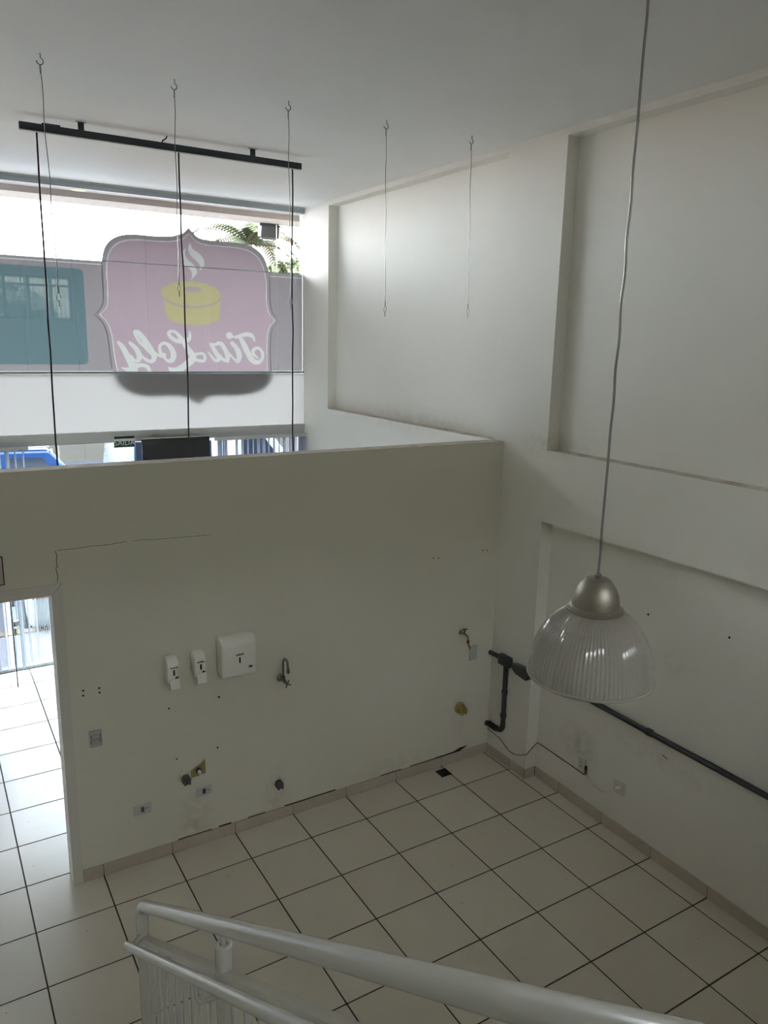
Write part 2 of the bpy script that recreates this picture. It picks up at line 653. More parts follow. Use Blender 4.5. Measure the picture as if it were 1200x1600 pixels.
# back wall with the window that shows as a reflection in the shop glass
WX0, WX1, WZ0, WZ1 = -3.35, -0.86, 3.80, 4.72
w = MB()
w.box(XL, 0.113, YB - 0.15, YB, 0, WZ0)
w.box(XL, 0.113, YB - 0.15, YB, WZ1, ZC)
w.box(XL, WX0, YB - 0.15, YB, WZ0, WZ1)
w.box(WX1, 0.113, YB - 0.15, YB, WZ0, WZ1)
struct(w.build('wall_back', 'wall_paint'))
win2 = struct(thing('window_2', 'rear window with glazing bars behind the stairs', 'window', (WX0, YB - 0.05, WZ0)))
f = MB()
f.box(WX0, WX1, YB - 0.10, YB - 0.02, WZ0, WZ0 + 0.05)
f.box(WX0, WX1, YB - 0.10, YB - 0.02, WZ1 - 0.05, WZ1)
f.build('frame', 'alu_grey', win2)
cols2 = [-3.30, -2.76, -2.20, -1.73, -1.28, -0.90]
for a in [WX0 + 0.02] + cols2[1:-1] + [WX1 - 0.02]:
    MB().box(a - 0.035, a + 0.035, YB - 0.10, YB - 0.02, WZ0 + 0.05, WZ1 - 0.05).build('mullion', 'alu_grey', win2)
MB().box(WX0, WX1, YB - 0.09, YB - 0.03, 4.50, 4.55).build('transom', 'alu_grey', win2)
for a, b in zip([WX0 + 0.02] + cols2[1:-1], cols2[1:-1] + [WX1 - 0.02]):
    MB().box(a + 0.035, b - 0.035, YB - 0.064, YB - 0.058, WZ0 + 0.05, WZ1 - 0.05).build('pane', 'window_glass', win2)
    k = 4
    for q in range(1, k):
        xx = a + 0.035 + (b - a - 0.07) * q / k
        MB().box(xx - 0.006, xx + 0.006, YB - 0.13, YB - 0.115, WZ0, WZ1).build('grille_bar', 'alu_grey', win2)

# partition with door opening
DX0, DX1, DZ = -4.25, -3.445, 1.997
w = MB()
w.box(-3.40, 0, 0, YP, 0, ZT)
w.box(XL, DX0 - 0.045, 0, YP, 0, ZT)
w.box(DX0 - 0.045, -3.40, 0, YP, DZ + 0.045, ZT)
wall_part = struct(w.build('wall_partition', 'partition_paint'))

# door frame: mitred casing and jambs
door = struct(thing('door_1', 'white door frame in the partition', 'door frame', (DX1, 0, 0)))
CW, CT = 0.062, 0.014
for s in (0, 1):
    xi, xo = (DX1, DX1 + CW) if s == 0 else (DX0, DX0 - CW)
    MB().prism([(xi, 0), (xo, 0), (xo, DZ + CW + 0.006), (xi, DZ - 0.001)], -CT, 0.0).build('casing', 'trim_white', door)
    MB().prism([(xi, 0), (xo, 0), (xo, DZ + CW + 0.006), (xi, DZ - 0.001)], YP, YP + CT).build('casing', 'trim_white', door)
    x2 = DX1 + 0.045 if s == 0 else DX0 - 0.045
    MB().box(xi, x2, 0.0, YP, 0, DZ + 0.045).build('jamb', 'trim_white', door)
for y0, y1 in ((-CT, 0.0), (YP, YP + CT)):
    MB().prism([(DX0 - CW + 0.004, DZ + CW + 0.006), (DX1 + CW - 0.004, DZ + CW + 0.006), (DX1 - 0.002, DZ), (DX0 + 0.002, DZ)], y0, y1).build('casing', 'trim_white', door)
MB().box(DX0, DX1, 0.0, YP, DZ, DZ + 0.045).build('jamb', 'trim_white', door)

# skirting: one object per skirting tile, over a dark mortar bed
HB, TB = 0.086, 0.011


def skirting(bed, pieces, name):
    root = struct(bed.build(name, 'grout_thin'))
    for bx in pieces:
        MB().bbox(*bx, 0.0015, 1).build('skirting_tile', 'skirting_tile', root)
    return root


jx = [0.0] + [-0.034 - T * k for k in range(1, 8)] + [DX1 + CW]
pcs = []
for a, b in zip(jx[:-1], jx[1:]):
    pcs.append((b + 0.002, a - 0.002, -TB, -0.002, 0.002, HB))
bed = MB().box(DX1 + CW, -0.001, -TB + 0.004, 0, 0, HB - 0.004)
base_p = skirting(bed, pcs, 'baseboard_partition')
# ragged dark gap where the paint stops above the skirting
rg = random.Random(3)
g = MB()
x = -2.75
while x < -0.25:
    ln = rg.uniform(0.05, 0.22)
    if rg.random() < 0.78:
        h = rg.uniform(0.003, 0.008)
        g.box(x, x + ln, -0.0035, 0.0, HB - 0.001, HB + h)
    x += ln
g.prism([(-0.62, HB), (-0.30, HB), (-0.22, HB + 0.030), (-0.30, HB + 0.030), (-0.36, HB + 0.010), (-0.50, HB + 0.006)], -0.0035, 0.0)
g.build('mortar_gap', 'dark_gap', base_p)

jy = [-TB, -0.327, -0.50]
pcs = [(-TB, -0.002, b + 0.002, a - 0.002, 0.002, HB) for a, b in zip(jy[:-1], jy[1:])]
pcs.append((-TB, RD - TB - 0.002, -0.50 - TB, -0.502, 0.002, HB))
jy = [-0.50 - TB] + [-0.327 - T * k for k in range(1, 12)]
pcs += [(RD - TB, RD - 0.002, b + 0.002, a - 0.002, 0.002, HB) for a, b in zip(jy[:-1], jy[1:])]
bed = MB().box(-TB + 0.004, 0, -0.50, 0, 0, HB - 0.004).box(0, RD, -0.505, -0.50, 0, HB - 0.004).box(RD - 0.007, RD, -5.4, -0.505, 0, HB - 0.004)
skirting(bed, pcs, 'baseboard_right')

# cracks, screw holes and scuffs in the walls
def crack(pts, wd, parent, name='crack'):
    m = MB()
    for (a, b), (c, d) in zip(pts[:-1], pts[1:]):
        l = math.hypot(c - a, d - b)
        nx, nz = -(d - b) / l * wd / 2, (c - a) / l * wd / 2
        m.prism([(a + nx, b + nz), (c + nx, d + nz), (c - nx, d - nz), (a - nx, b - nz)], -0.0012, 0.0002)
    return m.build(name, 'grout_thin', parent)


crack([(-3.405, 2.075), (-3.402, 2.11), (-3.408, 2.16), (-3.399, 2.168), (-3.403, 2.205), (-3.398, 2.24), (-3.405, 2.268)], 0.004, wall_part)
crack([(-3.395, 2.270), (-3.30, 2.268), (-3.20, 2.272), (-3.10, 2.268), (-2.99, 2.277)], 0.0025, wall_part)
crack([(-2.96, 2.272), (-2.90, 2.279), (-2.86, 2.270), (-2.62, 2.262), (-2.45, 2.257)], 0.002, wall_part)
for (hx, hz, r) in ((-3.304, 1.346, .007), (-3.208, 1.341, .007), (-3.306, 1.312, .007), (-3.207, 1.310, .007), (-2.774, 1.093, .007), (-2.428, 1.094, .008),
                    (-2.737, 0.708, .006), (-2.447, 0.714, .007), (-0.653, 1.862, .006), (-0.604, 1.855, .006), (-0.16, 1.862, .006), (-0.113, 1.857, .006)):
    MB().lathe([(r, -0.0012), (r * 0.6, -0.0014), (0.0008, -0.0010)], 10, (hx, 0, hz), 'Y').build('screw_hole', 'dark_gap', wall_part)
for (hy, hz, r) in ((-1.475, 1.742, .008), (-2.089, 1.793, .008)):
    MB().lathe([(r, -0.0012), (r * 0.6, -0.0014), (0.0008, -0.0010)], 10, (RD, hy, hz), 'X').build('screw_hole', 'dark_gap', wall_right)
MB().prism([(-1.70, 0.806), (-1.745, 0.796), (-1.752, 0.788), (-1.71, 0.797)], RD - 0.0012, RD, 'YZ').build('scuff', 'grout_thin', wall_right)

# ------------------------------------------------------------------ glass front
win = struct(thing('window_1', 'tall frameless glass shop front with top rail and grey lintel', 'shop window', (-2.5, YG, 0)))
MB().box(XL, 0, YG - 0.05, YG + 0.05, 4.925, ZC).build('top_rail', 'alu_grey', win)
MB().box(XL, 0, YG - 0.058, YG - 0.05, 4.975, ZC).build('rail_lip', 'alu_light', win)
seams = [XL, -3.004, -0.329, 0.0]
for a, b in zip(seams[:-1], seams[1:]):
    MB().box(a + 0.004, b - 0.004, YG, YG + 0.008, 4.264, 4.924).build('pane', 'window_glass', win)
    MB().box(a + 0.004, b - 0.004, YG, YG + 0.008, 3.142, 4.258).build('pane', 'window_glass', win)
MB().box(XL, 0, YG - 0.002, YG + 0.010, 4.258, 4.264).build('pane_joint', 'pane_edge', win)
MB().box(XL, 0, YG - 0.022, YG + 0.012, 3.122, 3.142).build('pane_joint', 'pane_edge', win)
MB()._add([(XL, YG - 0.020, 2.515), (0, YG - 0.020, 2.515), (0, YG - 0.020, 3.119), (XL, YG - 0.020, 3.119)], [(0, 1, 2, 3)]).build('white_panel', 'white_panel', win)
MB().box(XL, 0, YG - 0.05, YG + 0.05, 2.455, 2.515).build('lintel', 'alu_light', win)
MB().box(XL, 0, YG - 0.03, YG + 0.03, 2.395, 2.455).build('lintel_rail', 'alu_light', win)
MB().box(XL, 0, YG - 0.02, YG + 0.05, 0.0, 0.035).build('sill', 'alu_grey', win)
lows = [XL, -4.2, -3.42, -2.80, -2.02, -1.20, 0.0]
for i, (a, b) in enumerate(zip(lows[:-1], lows[1:])):
    if i == 2:
        MB().box(a + 0.004, b - 0.004, YG, YG + 0.008, 2.14, 2.395).build('pane', 'tinted_glass', win)
    else:
        MB().box(a + 0.004, b - 0.004, YG, YG + 0.008, 0.035, 2.395).build('pane', 'tinted_glass', win)

# open glass door leaf, hinged at x = -2.80, swung into the room
leaf = thing('glass_door', 'open frameless glass door leaf with striped film, swung inward behind the partition doorway', 'door', (-2.815, YG - 0.02, 0))
leaf.rotation_euler = (0, 0, 0)
ang = math.atan2(3.28 - (YG - 0.02), -3.412 + 2.815)
LW = math.hypot(3.28 - (YG - 0.02), -3.412 + 2.815)
ca, sa = math.cos(ang), math.sin(ang)


def leaf_part(name, mat, u0, u1, n0, n1, z0, z1):
    m = MB()
    m.box(u0, u1, n0, n1, z0, z1)
    m.v = [(-2.815 + u * ca - n * sa, YG - 0.02 + u * sa + n * ca, z) for u, n, z in m.v]
    return m.build(name, mat, leaf)


leaf_part('glass_pane', 'door_glass', 0.0, LW, -0.005, 0.005, 0.012, 2.125)
leaf_part('leaf_edge', 'conduit_grey', LW, LW + 0.004, -0.005, 0.005, 0.012, 2.125)
leaf_part('bottom_fitting', 'alu_light', 0.0, 0.17, -0.016, 0.016, 0.006, 0.055)
leaf_part('top_fitting', 'alu_light', 0.0, 0.17, -0.016, 0.016, 2.08, 2.13)
k = 0
u = 0.06
while u < LW - 0.05:
    pu = [(u, 0.20), (u + 0.014, 0.20), (u + 0.014, 2.05), (u, 2.05)]
    MB()._add([(-2.815 + a * ca + 0.0062 * sa, YG - 0.02 + a * sa - 0.0062 * ca, z) for a, z in pu], [(0, 1, 2, 3)]).build('film_stripe', 'striped_film', leaf)
    u += 0.026
leaf_part('handle', 'steel', LW - 0.075, LW - 0.055, -0.05, -0.03, 0.85, 1.25)
leaf_part('lock', 'steel', LW - 0.075, LW - 0.02, -0.014, 0.014, 0.66, 0.71)
leaf_part('key_tag', 'tag_lime', LW - 0.055, LW - 0.025, -0.018, -0.012, 0.56, 0.63)

# films on the outside of the glass
OUTLINE = [(-1.34, 4.661), (-1.271, 4.59), (-1.169, 4.555), (-0.957, 4.552), (-0.741, 4.546), (-0.586, 4.508), (-0.486, 4.425), (-0.43, 4.296), (-0.409, 4.144), (-0.411, 3.999), (-0.401, 3.895), (-0.367, 3.791), (-0.297, 3.73), (-0.356, 3.665), (-0.397, 3.579), (-0.411, 3.408), (-0.408, 3.236), (-0.409, 3.128), (-0.434, 3.041), (-0.518, 2.955), (-0.681, 2.903), (-0.887, 2.885), (-1.11, 2.889), (-1.22, 2.859), (-1.304, 2.788), (-1.413, 2.863), (-1.538, 2.896), (-1.745, 2.893), (-1.946, 2.903), (-2.081, 2.955), (-2.174, 3.035), (-2.207, 3.133), (-2.228, 3.268), (-2.238, 3.422), (-2.251, 3.536), (-2.291, 3.649), (-2.361, 3.722), (-2.292, 3.799), (-2.269, 3.875), (-2.264, 4.042), (-2.265, 4.189), (-2.248, 4.318), (-2.212, 4.412), (-2.134, 4.49), (-2.02, 4.533), (-1.868, 4.546), (-1.674, 4.547), (-1.535, 4.559), (-1.434, 4.59), (-1.393, 4.612)]
STEAM = [[(-1.324, 4.518), (-1.321, 4.479), (-1.296, 4.438), (-1.236, 4.407), (-1.191, 4.359), (-1.178, 4.302), (-1.193, 4.265), (-1.238, 4.22), (-1.231, 4.263), (-1.239, 4.298), (-1.276, 4.332), (-1.329, 4.378), (-1.354, 4.426), (-1.352, 4.469)], [(-1.375, 4.457), (-1.403, 4.43), (-1.423, 4.386), (-1.428, 4.321), (-1.416, 4.279), (-1.363, 4.254), (-1.327, 4.213), (-1.32, 4.17), (-1.337, 4.124), (-1.29, 4.165), (-1.265, 4.21), (-1.272, 4.245), (-1.301, 4.287), (-1.346, 4.32), (-1.382, 4.36), (-1.388, 4.41)]]
LOLY = [[(-2.136, 3.447, 0.0168), (-2.096, 3.398, 0.0267), (-2.054, 3.313, 0.0305), (-2.016, 3.227, 0.0343), (-1.977, 3.141, 0.0343), (-1.952, 3.085, 0.0261), (-1.894, 3.061, 0.0196), (-1.837, 3.084, 0.018), (-1.823, 3.132, 0.018), (-1.84, 3.188, 0.0212), (-1.903, 3.212, 0.0196), (-1.982, 3.196, 0.0287), (-2.054, 3.164, 0.0212), (-2.115, 3.184, 0.0061)], [(-2.012, 3.305, 0.0153), (-1.979, 3.259, 0.0163), (-1.944, 3.259, 0.0229), (-1.926, 3.306, 0.0294), (-1.957, 3.384, 0.0254), (-2.017, 3.442, 0.018)], [(-1.92, 3.338, 0.0114), (-1.883, 3.291, 0.0147), (-1.821, 3.252, 0.0197), (-1.776, 3.268, 0.0244), (-1.77, 3.315, 0.029), (-1.815, 3.394, 0.0343), (-1.866, 3.479, 0.0298), (-1.919, 3.541, 0.0294), (-1.957, 3.559, 0.019), (-1.958, 3.524, 0.0127), (-1.915, 3.455, 0.0163), (-1.862, 3.401, 0.0163), (-1.809, 3.347, 0.0204)], [(-1.753, 3.339, 0.0137), (-1.706, 3.308, 0.0147), (-1.665, 3.316, 0.0296)], [(-1.697, 3.34, 0.018), (-1.706, 3.395, 0.0177), (-1.685, 3.435, 0.0167), (-1.636, 3.444, 0.018), (-1.588, 3.405, 0.0261), (-1.558, 3.341, 0.031), (-1.56, 3.293, 0.031), (-1.586, 3.257, 0.0229), (-1.627, 3.261, 0.0163), (-1.658, 3.292, 0.0152)], [(-1.367, 3.573, 0.0098), (-1.369, 3.513, 0.0204), (-1.403, 3.48, 0.0246), (-1.462, 3.467, 0.0229), (-1.528, 3.478, 0.0229), (-1.584, 3.517, 0.0204), (-1.599, 3.556, 0.0204), (-1.565, 3.576, 0.0153), (-1.517, 3.558, 0.018), (-1.469, 3.503, 0.0245), (-1.422, 3.432, 0.0286), (-1.374, 3.359, 0.0328), (-1.342, 3.311, 0.0368), (-1.361, 3.262, 0.0394), (-1.413, 3.221, 0.0368), (-1.473, 3.18, 0.0343), (-1.54, 3.156, 0.0286), (-1.59, 3.164, 0.0219), (-1.617, 3.188, 0.0066)], [(-1.356, 3.311, 0.0246), (-1.288, 3.336, 0.014), (-1.228, 3.337, 0.0158), (-1.203, 3.304, 0.0163), (-1.213, 3.263, 0.018), (-1.256, 3.258, 0.0163), (-1.324, 3.279, 0.0175), (-1.356, 3.311, 0.0205)]]
TIA = [[(-0.911, 3.543, 0.0385), (-0.909, 3.539, 0.0359)], [(-0.9, 3.537, 0.0165), (-0.856, 3.53, 0.0082), (-0.829, 3.528, 0.0164), (-0.757, 3.55, 0.022), (-0.685, 3.56, 0.0264), (-0.63, 3.536, 0.0206), (-0.606, 3.482, 0.007)], [(-0.785, 3.525, 0.0193), (-0.741, 3.45, 0.0308), (-0.697, 3.359, 0.0334), (-0.644, 3.274, 0.0333), (-0.58, 3.245, 0.0261), (-0.524, 3.275, 0.0193), (-0.509, 3.335, 0.0193), (-0.531, 3.386, 0.0164), (-0.577, 3.411, 0.0168), (-0.624, 3.385, 0.0205), (-0.625, 3.342, 0.0193), (-0.57, 3.293, 0.0088)], [(-0.88, 3.457, 0.0233), (-0.832, 3.407, 0.028), (-0.802, 3.341, 0.0327), (-0.803, 3.282, 0.028), (-0.826, 3.256, 0.018), (-0.87, 3.29, 0.0123), (-0.905, 3.331, 0.0123)], [(-0.942, 3.26, 0.023), (-0.937, 3.314, 0.0306), (-0.957, 3.372, 0.0263), (-1.0, 3.438, 0.0263), (-1.043, 3.456, 0.0193), (-1.078, 3.441, 0.0148), (-1.139, 3.448, 0.0105)], [(-1.139, 3.448, 0.0123), (-1.105, 3.404, 0.023), (-1.072, 3.346, 0.0261), (-1.039, 3.297, 0.028), (-1.057, 3.264, 0.0205), (-1.092, 3.272, 0.0158), (-1.134, 3.321, 0.0123), (-1.163, 3.358, 0.0065)], [(-0.942, 3.264, 0.0229), (-0.986, 3.272, 0.0181), (-1.029, 3.314, 0.0158)]]

def mk_film(name, mat, y, x0, z0, h, mask, parent):
    """merge the cells of a boolean mask row by row into one thin sheet"""
    m = MB()
    nz, nx = mask.shape
    vs_, fs = [], []
    for r in range(nz):
        row = mask[r].astype(np.int8)
        d = np.diff(np.concatenate(([0], row, [0])))
        for a, b in zip(np.where(d == 1)[0], np.where(d == -1)[0]):
            o = len(vs_)
            xa, xb, za, zb = x0 + a * h, x0 + b * h, z0 + r * h, z0 + (r + 1) * h
            vs_ += [(xa, y, za), (xb, y, za), (xb, y, zb), (xa, y, zb)]
            fs.append((o, o + 1, o + 2, o + 3))
    me = bpy.data.meshes.new(name)
    me.from_pydata(vs_, [], fs)
    me.materials.append(MATS[mat])
    o = bpy.data.objects.new(name, me)
    COL.objects.link(o)
    attach(o, parent)
    return o


H = 0.005
GX0, GZ0 = -2.40, 2.76
gx = GX0 + H * (np.arange(424) + 0.5)
gz = GZ0 + H * (np.arange(386) + 0.5)
PX, PZ = np.meshgrid(gx, gz)


def inside(poly):
    r = np.zeros(PX.shape, bool)
    n = len(poly)
    for i in range(n):
        (x1, z1), (x2, z2) = poly[i], poly[(i + 1) % n]
        if z1 == z2:
            continue
        c = ((z1 > PZ) != (z2 > PZ)) & (PX < (x2 - x1) * (PZ - z1) / (z2 - z1) + x1)
        r ^= c
    return r


def strokes(lst):
    r = np.zeros(PX.shape, bool)
    for s in lst:
        s = smooth_path(s, 5)
        for (x1, z1, w1), (x2, z2, w2) in zip(s[:-1], s[1:]):
            dx, dz = x2 - x1, z2 - z1
            l2 = max(dx * dx + dz * dz, 1e-9)
            t = np.clip(((PX - x1) * dx + (PZ - z1) * dz) / l2, 0, 1)
            dd = np.hypot(PX - x1 - t * dx, PZ - z1 - t * dz)
            r |= dd < np.maximum(w1 + (w2 - w1) * t, 0.004)
    return r


def smooth_closed(poly, corners):
    """smooth between the sharp corner indices"""
    n = len(poly)
    out = []
    cs = sorted(corners)
    for a, b in zip(cs, cs[1:] + [cs[0] + n]):
        seg = [poly[i % n] for i in range(a, b + 1)]
        out += smooth_path(seg, 4)[:-1]
    return out


corner_i = [0, 12, 24, 36]
OUT = smooth_closed(OUTLINE, corner_i)
cx0, cz0 = -1.329, 3.726
m_all = inside(OUT)
INNER = [(cx0 + (x - cx0) * 0.955, cz0 + (z - cz0) * 0.945) for x, z in OUT]
INNER2 = [(cx0 + (x - cx0) * 0.943, cz0 + (z - cz0) * 0.931) for x, z in OUT]
m_in, m_in2 = inside(INNER), inside(INNER2)
m_line = m_in & ~m_in2
m_loly, m_tia = strokes(LOLY), strokes(TIA)
m_steam = inside(smooth_closed(STEAM[0], [0, 7])) | inside(smooth_closed(STEAM[1], [0, 8]))
top_e = ((PX + 1.335) / 0.332) ** 2 + ((PZ - 3.978) / 0.131) ** 2 < 1
cone_hw = 0.285 + (PZ - 3.735) * 0.13
bot_e = ((PX + 1.322) / 0.298) ** 2 + ((PZ - 3.745) / 0.098) ** 2 < 1
body = (np.abs(PX + 1.322) < cone_hw + 0.012) & (PZ > 3.745) & (PZ < 3.95)
edge_e = ((PX + 1.335) / 0.338) ** 2 + ((PZ - 3.966) / 0.137) ** 2 < 1
groove = edge_e & ~top_e & (PZ < 3.97)
hole = ((PX + 1.315) / 0.098) ** 2 + ((PZ - 4.028) / 0.028) ** 2 < 1
m_cake = (top_e | ((body | bot_e) & ~edge_e) | ((body | bot_e) & ~edge_e)) & ~hole
m_cake = (top_e & ~hole) | ((body | bot_e) & ~edge_e)
m_text = m_loly | m_tia
m_pink = m_in & ~m_line & ~m_text & ~m_steam & ~m_cake
m_edge = m_all & ~m_in & ~m_text
YF = YG + 0.016
logo = thing('shop_logo_decal', 'mauve shield-shaped cake-shop decal reading Tia Loly in reverse on the window', 'decal', (cx0, YF, 2.78))
mk_film('backing', 'logo_pink', YF, GX0, GZ0, H, m_pink, logo)
mk_film('border', 'logo_border', YF, GX0, GZ0, H, m_edge, logo)
mk_film('outline', 'logo_white', YF, GX0, GZ0, H, m_line & ~m_text, logo)
lt = mk_film('lettering', 'logo_white', YF, GX0, GZ0, H, m_tia, logo)
lt['label'] = 'white script word Tia, seen reversed'
lt = mk_film('lettering', 'logo_white', YF, GX0, GZ0, H, m_loly & ~m_tia, logo)
lt['label'] = 'white script word Loly, seen reversed'
ck = mk_film('ring_cake', 'logo_yellow', YF, GX0, GZ0, H, m_cake & ~m_text, logo)
ck['label'] = 'yellow ring cake picture'
mk_film('steam', 'logo_white', YF, GX0, GZ0, H, m_steam & ~m_cake, logo)


def film_poly(name, mat, poly, parent, y=None):
    y = YF + 0.001 if y is None else y
    m = MB()
    m._add([(p[0], y, p[1]) for p in poly], [tuple(range(len(poly)))])
    return m.build(name, mat, parent)


# band left and right of the logo, cut along its outline
zt_, zb_ = 4.256, 3.150
left_edge = [(p[0] + 0.006, p[1]) for p in OUT if p[0] < -2.0 and zb_ < p[1] < zt_]
left_edge.sort(key=lambda p: p[1])
right_edge = [(p[0] - 0.006, p[1]) for p in OUT if p[0] > -0.6 and zb_ < p[1] < zt_]
right_edge.sort(key=lambda p: p[1])
TX0, TX1, TZ0, TZ1 = -4.6, -2.447, 3.215, 4.168


def rrect(x0, x1, z0, z1, r, n=6):
    out = []
    for cx, cz, a0 in ((x1 - r, z1 - r, 0), (x0 + r, z1 - r, 90), (x0 + r, z0 + r, 180), (x1 - r, z0 + r, 270)):
        for k in range(n + 1):
            a = math.radians(a0 + 90 * k / n)
            out.append((cx + r * math.cos(a), cz + r * math.sin(a)))
    return out


bandL = thing('window_film', 'wide grey-mauve film band with dark teal panel, beside the logo on the glass', 'window film', (-3.6, YF, zb_))
# four strips round the teal panel, then the strip that meets the logo
MBx = MB
film_poly('film_sheet', 'band_film', [(XL, zb_), (TX1, zb_), (TX1, TZ0), (XL, TZ0)], bandL)
film_poly('film_sheet', 'band_film', [(XL, TZ1), (TX1, TZ1), (TX1, 4.218), (XL, 4.218)], bandL)
film_poly('film_sheet', 'band_film', [(XL, 4.228), (TX1, 4.228), (TX1, zt_), (XL, zt_)], bandL)
film_poly('film_sheet', 'band_film', [(XL, TZ0), (TX0, TZ0), (TX0, TZ1), (XL, TZ1)], bandL)
ed = [p for p in left_edge if 3.165 < p[1] < 4.218]
film_poly('film_sheet', 'band_film', [(TX1, zb_)] + [(p[0], max(p[1], zb_)) for p in [(ed[0][0], zb_)] + ed] + [(ed[-1][0], 4.218), (TX1, 4.218)], bandL)
film_poly('film_sheet', 'band_film', [(TX1, 4.228), (ed[-1][0], 4.228), (ed[-1][0] + 0.008, zt_), (TX1, zt_)], bandL)
film_poly('film_line', 'logo_white', [(XL, 4.218), (ed[-1][0], 4.218), (ed[-1][0], 4.228), (XL, 4.228)], bandL)
film_poly('film_line', 'logo_white', [(XL, 3.142), (ed[0][0], 3.142), (ed[0][0], zb_), (XL, zb_)], bandL)
tl = film_poly('teal_panel', 'teal_film', rrect(TX0, TX1, TZ0, TZ1, 0.05), bandL)
tl['label'] = 'dark teal rounded panel'
# little corner fillets so that no light leaks past the rounded teal corners
for (cx, cz, sx, sz) in ((TX1, TZ1, -1, -1), (TX0, TZ1, 1, -1), (TX0, TZ0, 1, 1), (TX1, TZ0, -1, 1)):
    arc = [(cx + sx * 0.05 * (1 - math.sin(math.radians(a))), cz + sz * 0.05 * (1 - math.cos(math.radians(a)))) for a in range(0, 91, 15)]
    film_poly('film_sheet', 'band_film', [(cx, cz)] + arc, bandL)
bandR = thing('window_film', 'narrow grey film strip between the logo and the right wall', 'window film', (-0.2, YF, zb_))
ed = [p for p in right_edge if 3.165 < p[1] < 4.212]
film_poly('film_sheet', 'band_film', [(-0.002, zb_), (-0.002, 4.212)] + [(ed[-1][0], 4.212)] + ed[::-1] + [(ed[0][0], zb_)], bandR)
film_poly('film_sheet', 'band_film', [(-0.002, 4.222), (-0.002, zt_), (ed[-1][0] - 0.006, zt_), (ed[-1][0], 4.222)], bandR)
film_poly('film_line', 'logo_white', [(-0.002, 4.212), (-0.002, 4.222), (ed[-1][0], 4.222), (ed[-1][0], 4.212)], bandR)
film_poly('film_line', 'logo_white', [(-0.002, 3.142), (-0.002, zb_), (ed[0][0], zb_), (ed[0][0], 3.142)], bandR)

# vertical blinds
def blind(xs, label, y, z1, rot, rnd, shut=-99):
    t = thing('vertical_blind', label, 'blind', ((xs[0] + xs[-1]) / 2, y, 0))
    MB().box(min(xs) - 0.05, max(xs) + 0.05, y - 0.02, y + 0.02, z1, z1 + 0.04).build('head_rail', 'alu_light', t)
    rr = random.Random(rnd)
    for x in xs:
        a = math.radians((rot if x > shut else 12) + rr.uniform(-9, 9) * (1 if x > shut else 0.3))
        dx, dy = 0.044 * math.cos(a), 0.044 * math.sin(a)
        m = MB()
        nx, ny = -math.sin(a) * 0.004, math.cos(a) * 0.004
        th = 0.0006
        pts = [(x - dx, y - dy), (x + nx, y + ny), (x + dx, y + dy)]
        m._add([(p[0], p[1], 0.05) for p in pts] + [(p[0], p[1], z1) for p in pts], [(0, 1, 4, 3), (1, 2, 5, 4)], True)
        m.build('slat', 'blind_fabric', t)
    return t


xr = [-1.20, -1.165]
xr = [-1.10, -1.075, -1.05, -1.02, -0.89] + [-0.82 + 0.066 * k for k in range(9)] + [-0.215, -0.19, -0.165, -0.135, -0.105, -0.08, -0.05, -0.025]
blind(xr, 'white vertical blind beside the right wall, glimpsed over the partition top', YG - 0.09, 2.37, 52, 1)
xlft = [-3.15 - 0.075 * k for k in range(24)]
blind(xlft, 'white vertical blind at the far left of the shop front', YG - 0.09, 2.37, 66, 2, -3.72)  # slats past the last value are out of view, shut to dim the floor

# black board / screen hung at the lintel
tv = thing('wall_screen', 'black flat screen back hanging at the shop front above the partition', 'screen', (-1.61, YG - 0.14, 1.98))
MB().bbox(-1.985, -1.235, YG - 0.16, YG - 0.12, 1.99, 2.432, 0.006).build('housing', 'tv_black', tv)
MB().box(-1.985, -1.235, YG - 0.163, YG - 0.155, 2.432, 2.442).build('top_trim', 'alu_light', tv)
MB().box(-1.66, -1.56, YG - 0.12, YG - 0.052, 2.15, 2.40).build('bracket', 'alu_grey', tv)

# exit sign
sg = thing('exit_sign', 'small dark green and white exit sign reading SAIDA under the lintel', 'sign', (-2.15, YG - 0.08, 2.35))
MB().bbox(-2.262, -2.038, YG - 0.085, YG - 0.075, 2.345, 2.472, 0.002, 1).build('plate', 'sign_white', sg)
MB().box(-2.256, -2.044, YG - 0.0875, YG - 0.0845, 2.440, 2.466).build('green_strip', 'sign_green', sg)
MB().box(-2.256, -2.044, YG - 0.0875, YG - 0.0845, 2.350, 2.412).build('dark_field', 'sign_green', sg)
text_mesh('SA\u00cdDA', 0.078, 'lettering', 'sign_white', sg, (-2.15, YG - 0.089, 2.392))

# ------------------------------------------------------------------ linear lamp, hooks, cables
YLB, ZLB = 1.42, 4.91
lb = thing('linear_lamp', 'long black linear ceiling lamp on two short brackets', 'lamp', (-2.18, YLB, ZC))
MB().bbox(-3.245, -1.127, YLB - 0.02, YLB + 0.02, ZLB - 0.024, ZLB + 0.024, 0.002, 1).build('housing', 'black_metal', lb)
MB().box(-3.235, -1.137, YLB - 0.015, YLB + 0.015, ZLB - 0.030, ZLB - 0.024).build('diffuser', 'lamp_diffuser', lb)
for x in (-2.84, -1.548):
    br = MB().box(x - 0.02, x + 0.02, YLB - 0.006, YLB + 0.006, ZLB + 0.024, ZC).build('bracket', 'black_metal', lb)
    MB().box(x - 0.035, x + 0.035, YLB - 0.012, YLB + 0.012, ZC - 0.004, ZC).build('foot', 'steel', br)
MB().tube(smooth_path([(-2.265, YLB, ZLB + 0.02), (-2.262, YLB, ZLB + 0.04), (-2.235, YLB + 0.01, ZLB + 0.06), (-2.225, YLB + 0.012, ZC)], 4), 0.005, 8).build('feed_wire', 'cord_black', lb)
MB().bbox(-3.10, -2.98, YLB - 0.016, YLB + 0.016, ZLB + 0.02, ZLB + 0.036, 0.004).build('connector', 'black_metal', lb)

